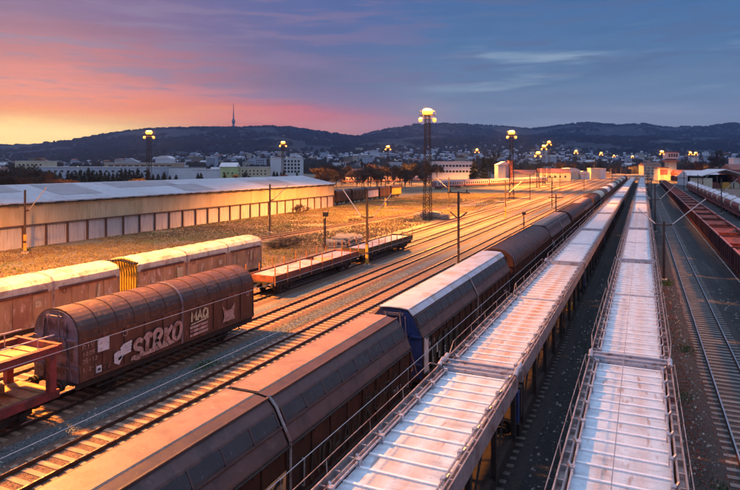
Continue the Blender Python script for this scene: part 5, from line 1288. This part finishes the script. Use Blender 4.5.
for px, d, h, lab in ((424, 470, 17, 'rounded bare tree left of the white office behind the coaches'), (437, 470, 15, 'bare tree left of the long white office'), (474, 440, 17, 'dark conifer at the right end of the long white office'), (490, 520, 24, 'large bare tree with grey twigs right of the white office'), (484, 480, 19, 'large spreading bare tree beside the dark conifer'), (713, 560, 26, 'large bare tree above the pale shed on the right'), (722, 600, 24, 'bare tree right of the largest one on the right'), (405, 300, 11, 'orange lit bare tree beside the last brown van'), (398, 215, 5, 'orange lit bush at the end of the brown van row')):
    tree('pine_tree' if 'conifer' in lab else 'bare_tree', px, d, h, lab, GR, 0)
# shrubs in the grass
for px, py, h, w_, lab in ((112, 226, 2.2, 2.3, 'wide reddish shrub against the hall wall'), (128, 224, 2.0, 1.8, 'reddish shrub right of the wide one at the hall wall'), (72, 231, 1.5, 1.5, 'low shrub against the hall posts on the left'), (62, 234, 1.0, 1.4, 'smallest shrub at the foot of the hall wall'), (301, 213.5, 2.6, 1.4, 'orange brown shrub in the bright grass'), (287, 247, 1.7, 2.6, 'dark red shrub beside the spur track'), (279, 249, 1.2, 1.9, 'low dark red shrub beside the spur track left of the other'), (355, 222, .9, 2, 'flat brown shrub near the spur track')):
    x, y = G(px, py); t = tree('bare_shrub', px, F*H/(py-HY), h, lab, 'shrubs in the dry grass', 0); t.scale = (h/10*w_*1.5, h/10*w_*1.5, h/10*1.5)

# ------------------------------------------------------------------ stacks of sleepers
def stack(px, py, n, rz, kind, label, spread=3.):
    x0, y0 = G(px, py)
    for i in range(n):
        lay = i // 5; k = i % 5; b = MB()
        b.bar((-1.3, 0, .12), (1.3, 0, .12), .26, .2); b.box(-1.05, -.75, -.13, .13, .22, .26); b.box(.75, 1.05, -.13, .13, .22, .26)
        o = b.build('concrete_sleeper', M[kind]); a = rz + (pi/2 if lay % 2 else 0) + R3.uniform(-.1, .1)
        off = Vector((cos(a + pi/2), sin(a + pi/2))) * (k - 2) * .62
        o.location = (x0 + off.x, y0 + off.y, lay * .3 + .02); o.rotation_euler = (0, 0, a)
        lv = ['bottom', 'second', 'third', 'fourth', 'fifth', 'top'][min(lay, 5)]
        tag(o, f'{ORD[k]} sleeper in the {lv} layer, {label}', 'sleeper', label)
for i, (px, py, n) in enumerate([(335, 246, 15), (343, 244.5, 20), (351, 243, 15), (345, 240, 15), (354, 239, 10), (429, 219, 25), (436, 219, 25), (441, 219.5, 20), (433, 215.5, 15), (466, 207, 10), (474, 206, 10), (482, 205, 10), (500, 203, 10), (421, 217, 15)]):
    stack(px, py, n, R3.uniform(0, 3), 'concrete', f'{["the left","the second","the third","the rear","the far"][i] if i < 5 else ["the leftmost","the central","the right hand","the rear","the low","the next low","the third low","the farthest low","the outer"][i-5]} sleeper stack ' + ('beside the flat wagons' if i < 5 else 'at the tallest mast'))

# ------------------------------------------------------------------ grass, stones, litter
def pyr(b, x, y, s, z=0.):
    a = R3.uniform(0, 6); pts = [(x + s*cos(a + k*2.1), y + s*sin(a + k*2.1), z) for k in range(3)] + [(x + s*.2, y, z + s*1.1)]
    b.add(pts, [(0, 1, 3), (1, 2, 3), (2, 0, 3)])
b = MB()
for _ in range(95000):
    X = R3.uniform(-77, -38.5); Y = R3.uniform(28, 235)
    if mnoise.noise(Vector((X/6, Y/6, 0))) < -.35 + R3.uniform(-.25, .25): continue
    if Y < 190:
        sx_ = interp([(p[1], p[0]) for p in sorted([sp1, sp2, sp3, sp4, spur[0]], key=lambda q: q[1])], Y)
        if abs(X - sx_) < 2.2: continue
    h_ = R3.uniform(.05, .22); a = R3.uniform(0, pi)
    for q in range(3):
        aa = a + q*1.05; dx, dy = cos(aa)*.08, sin(aa)*.08; lx, ly = R3.uniform(-.15, .15), R3.uniform(-.15, .15)
        b.add([(X - dx, Y - dy, 0), (X + dx, Y + dy, 0), (X + lx, Y + ly, h_)], [(0, 1, 2)])
M['straw'] = mat('dry_grass_blades', (.27, .21, .1), .9, 0, .4, .25, c2=(.2, .13, .07), s2=.12, c3=(.16, .2, .06), t3=(.56, .66), s3=.1, world=True)
struct(tag(b.build('grass', M['straw']), 'dry straw coloured grass between the hall and the tracks', 'grass'), 'stuff')
M['stone'] = mat('ballast_stone', (.13, .085, .065), .9, 0, .5, 4, world=True)
M['stone_grey'] = mat('grey_gravel_stone', (.13, .14, .14), .9, 0, .5, 4, world=True)
M['stone_pale'] = mat('pale_gravel_stone', (.45, .42, .38), .9, 0, .4, 4, world=True)
b = MB(); b2 = MB(); b3 = MB()
for _ in range(20000):
    Y = 14 + 46 * R3.random() ** 1.3
    X = -20.3 + R3.uniform(-1.9, 1.9); pyr(b, X, Y, R3.uniform(.02, .035), .045 if abs(X + 20.3) < 1.3 else .02)
for _ in range(16000):
    Y = 14 + 40 * R3.random() ** 1.3; pyr(b2, R3.uniform(-24.5, -22), Y, R3.uniform(.02, .05))
for _ in range(1500):
    Y = 14 + 50 * R3.random() ** 1.3; X = R3.choice([R3.uniform(-24, -18), R3.gauss(2.9, .35), R3.gauss(2.6, .5), R3.uniform(1.2, 8), R3.uniform(-4, -2)]); pyr(b3, X, Y, R3.uniform(.03, .09))
struct(tag(b.build('gravel', M['stone']), 'brown ballast stones on the empty left track', 'gravel'), 'stuff')
struct(tag(b2.build('gravel', M['stone_grey']), 'grey gravel strip beside the graffiti van', 'gravel'), 'stuff')
struct(tag(b3.build('litter', M['stone_pale']), 'scattered pale stones and litter along the tracks', 'litter'), 'stuff')
M['leaf'] = mat('red_brown_leaves', (.28, .07, .035), .9, 0, .4, 3, world=True)
M['weed'] = mat('green_weeds', (.07, .13, .035), .9, 0, .4, 3, world=True)
b = MB()
for _ in range(5000):
    Y = 14 + 60 * R3.random() ** 1.2; X = R3.choice([R3.gauss(2.95, .22), R3.gauss(2.95, .22), R3.gauss(-.49 + 2.4, .25)]); pyr(b, X, Y, R3.uniform(.02, .05), .05 if X > 2.7 else 0.01)
struct(tag(b.build('litter', M['leaf']), 'red brown leaf litter along the right empty track', 'litter'), 'stuff')
b = MB(); mx_, my_ = 1.85, G(665.5, 282)[1]
for cx, cy, n_, r_ in ((mx_, my_ - .4, 900, .9), (-22.6, YX(-22.6, 205), 300, .5), (2.6, 24, 120, .6), (1.6, 33, 160, .6), (G(690, 350)[0], G(690, 350)[1], 260, .6), (7.3, 44, 200, 1.4), (-3.0, 40, 150, 2.)):
    for _ in range(n_):
        X, Y = R3.gauss(cx, r_*.5), R3.gauss(cy, r_); h_ = R3.uniform(.06, .22); a = R3.uniform(0, pi)
        b.add([(X - cos(a)*.03, Y - sin(a)*.03, 0), (X + cos(a)*.03, Y + sin(a)*.03, 0), (X + R3.uniform(-.08, .08), Y, h_)], [(0, 1, 2)])
struct(tag(b.build('weeds', M['weed']), 'green weeds at the foot of the mast right of the middle train', 'weeds'), 'stuff')

# ------------------------------------------------------------------ haze
hz = MB(); hz.box(-7200, 7200, -1900, 8300, -1.2, 640); mh = bpy.data.materials.new('air_haze'); mh.use_nodes = True; hn = mh.node_tree; hn.nodes.clear()
ho = hn.nodes.new('ShaderNodeOutputMaterial'); pv = hn.nodes.new('ShaderNodeVolumePrincipled'); pv.inputs['Density'].default_value = .00008; pv.inputs['Color'].default_value = (.38, .56, 1, 1); pv.inputs['Anisotropy'].default_value = .6
hn.links.new(pv.outputs[0], ho.inputs['Volume'])
hzo = hz.build('haze', mh); struct(tag(hzo, 'pale even dusk haze over the whole yard', 'haze'), 'stuff')

# ------------------------------------------------------------------ labels that would repeat get an ordinal from the left
def pxof(o):
    x, y = o.location.x, o.location.y; d = -x*st + y*ct; return (x*ct + y*st) / max(d, 1)
seen = {}
for o in list(scene.objects):
    if o.parent is None and o.get('label') and o.get('kind') is None: seen.setdefault(o['label'], []).append(o)
for lab, L_ in seen.items():
    if len(L_) > 1:
        L_.sort(key=pxof)
        for i, o in enumerate(L_):
            o['label'] = f'{lab}, {ORD[i] if i < 30 else str(i+1) + "th"} from left'

for o in scene.objects:
    if o.parent is None and o.get('label') and len(o['label'].split()) > 16: o['label'] = o['label'].replace(', far off', '').replace(', close', '').replace(', midway', '')
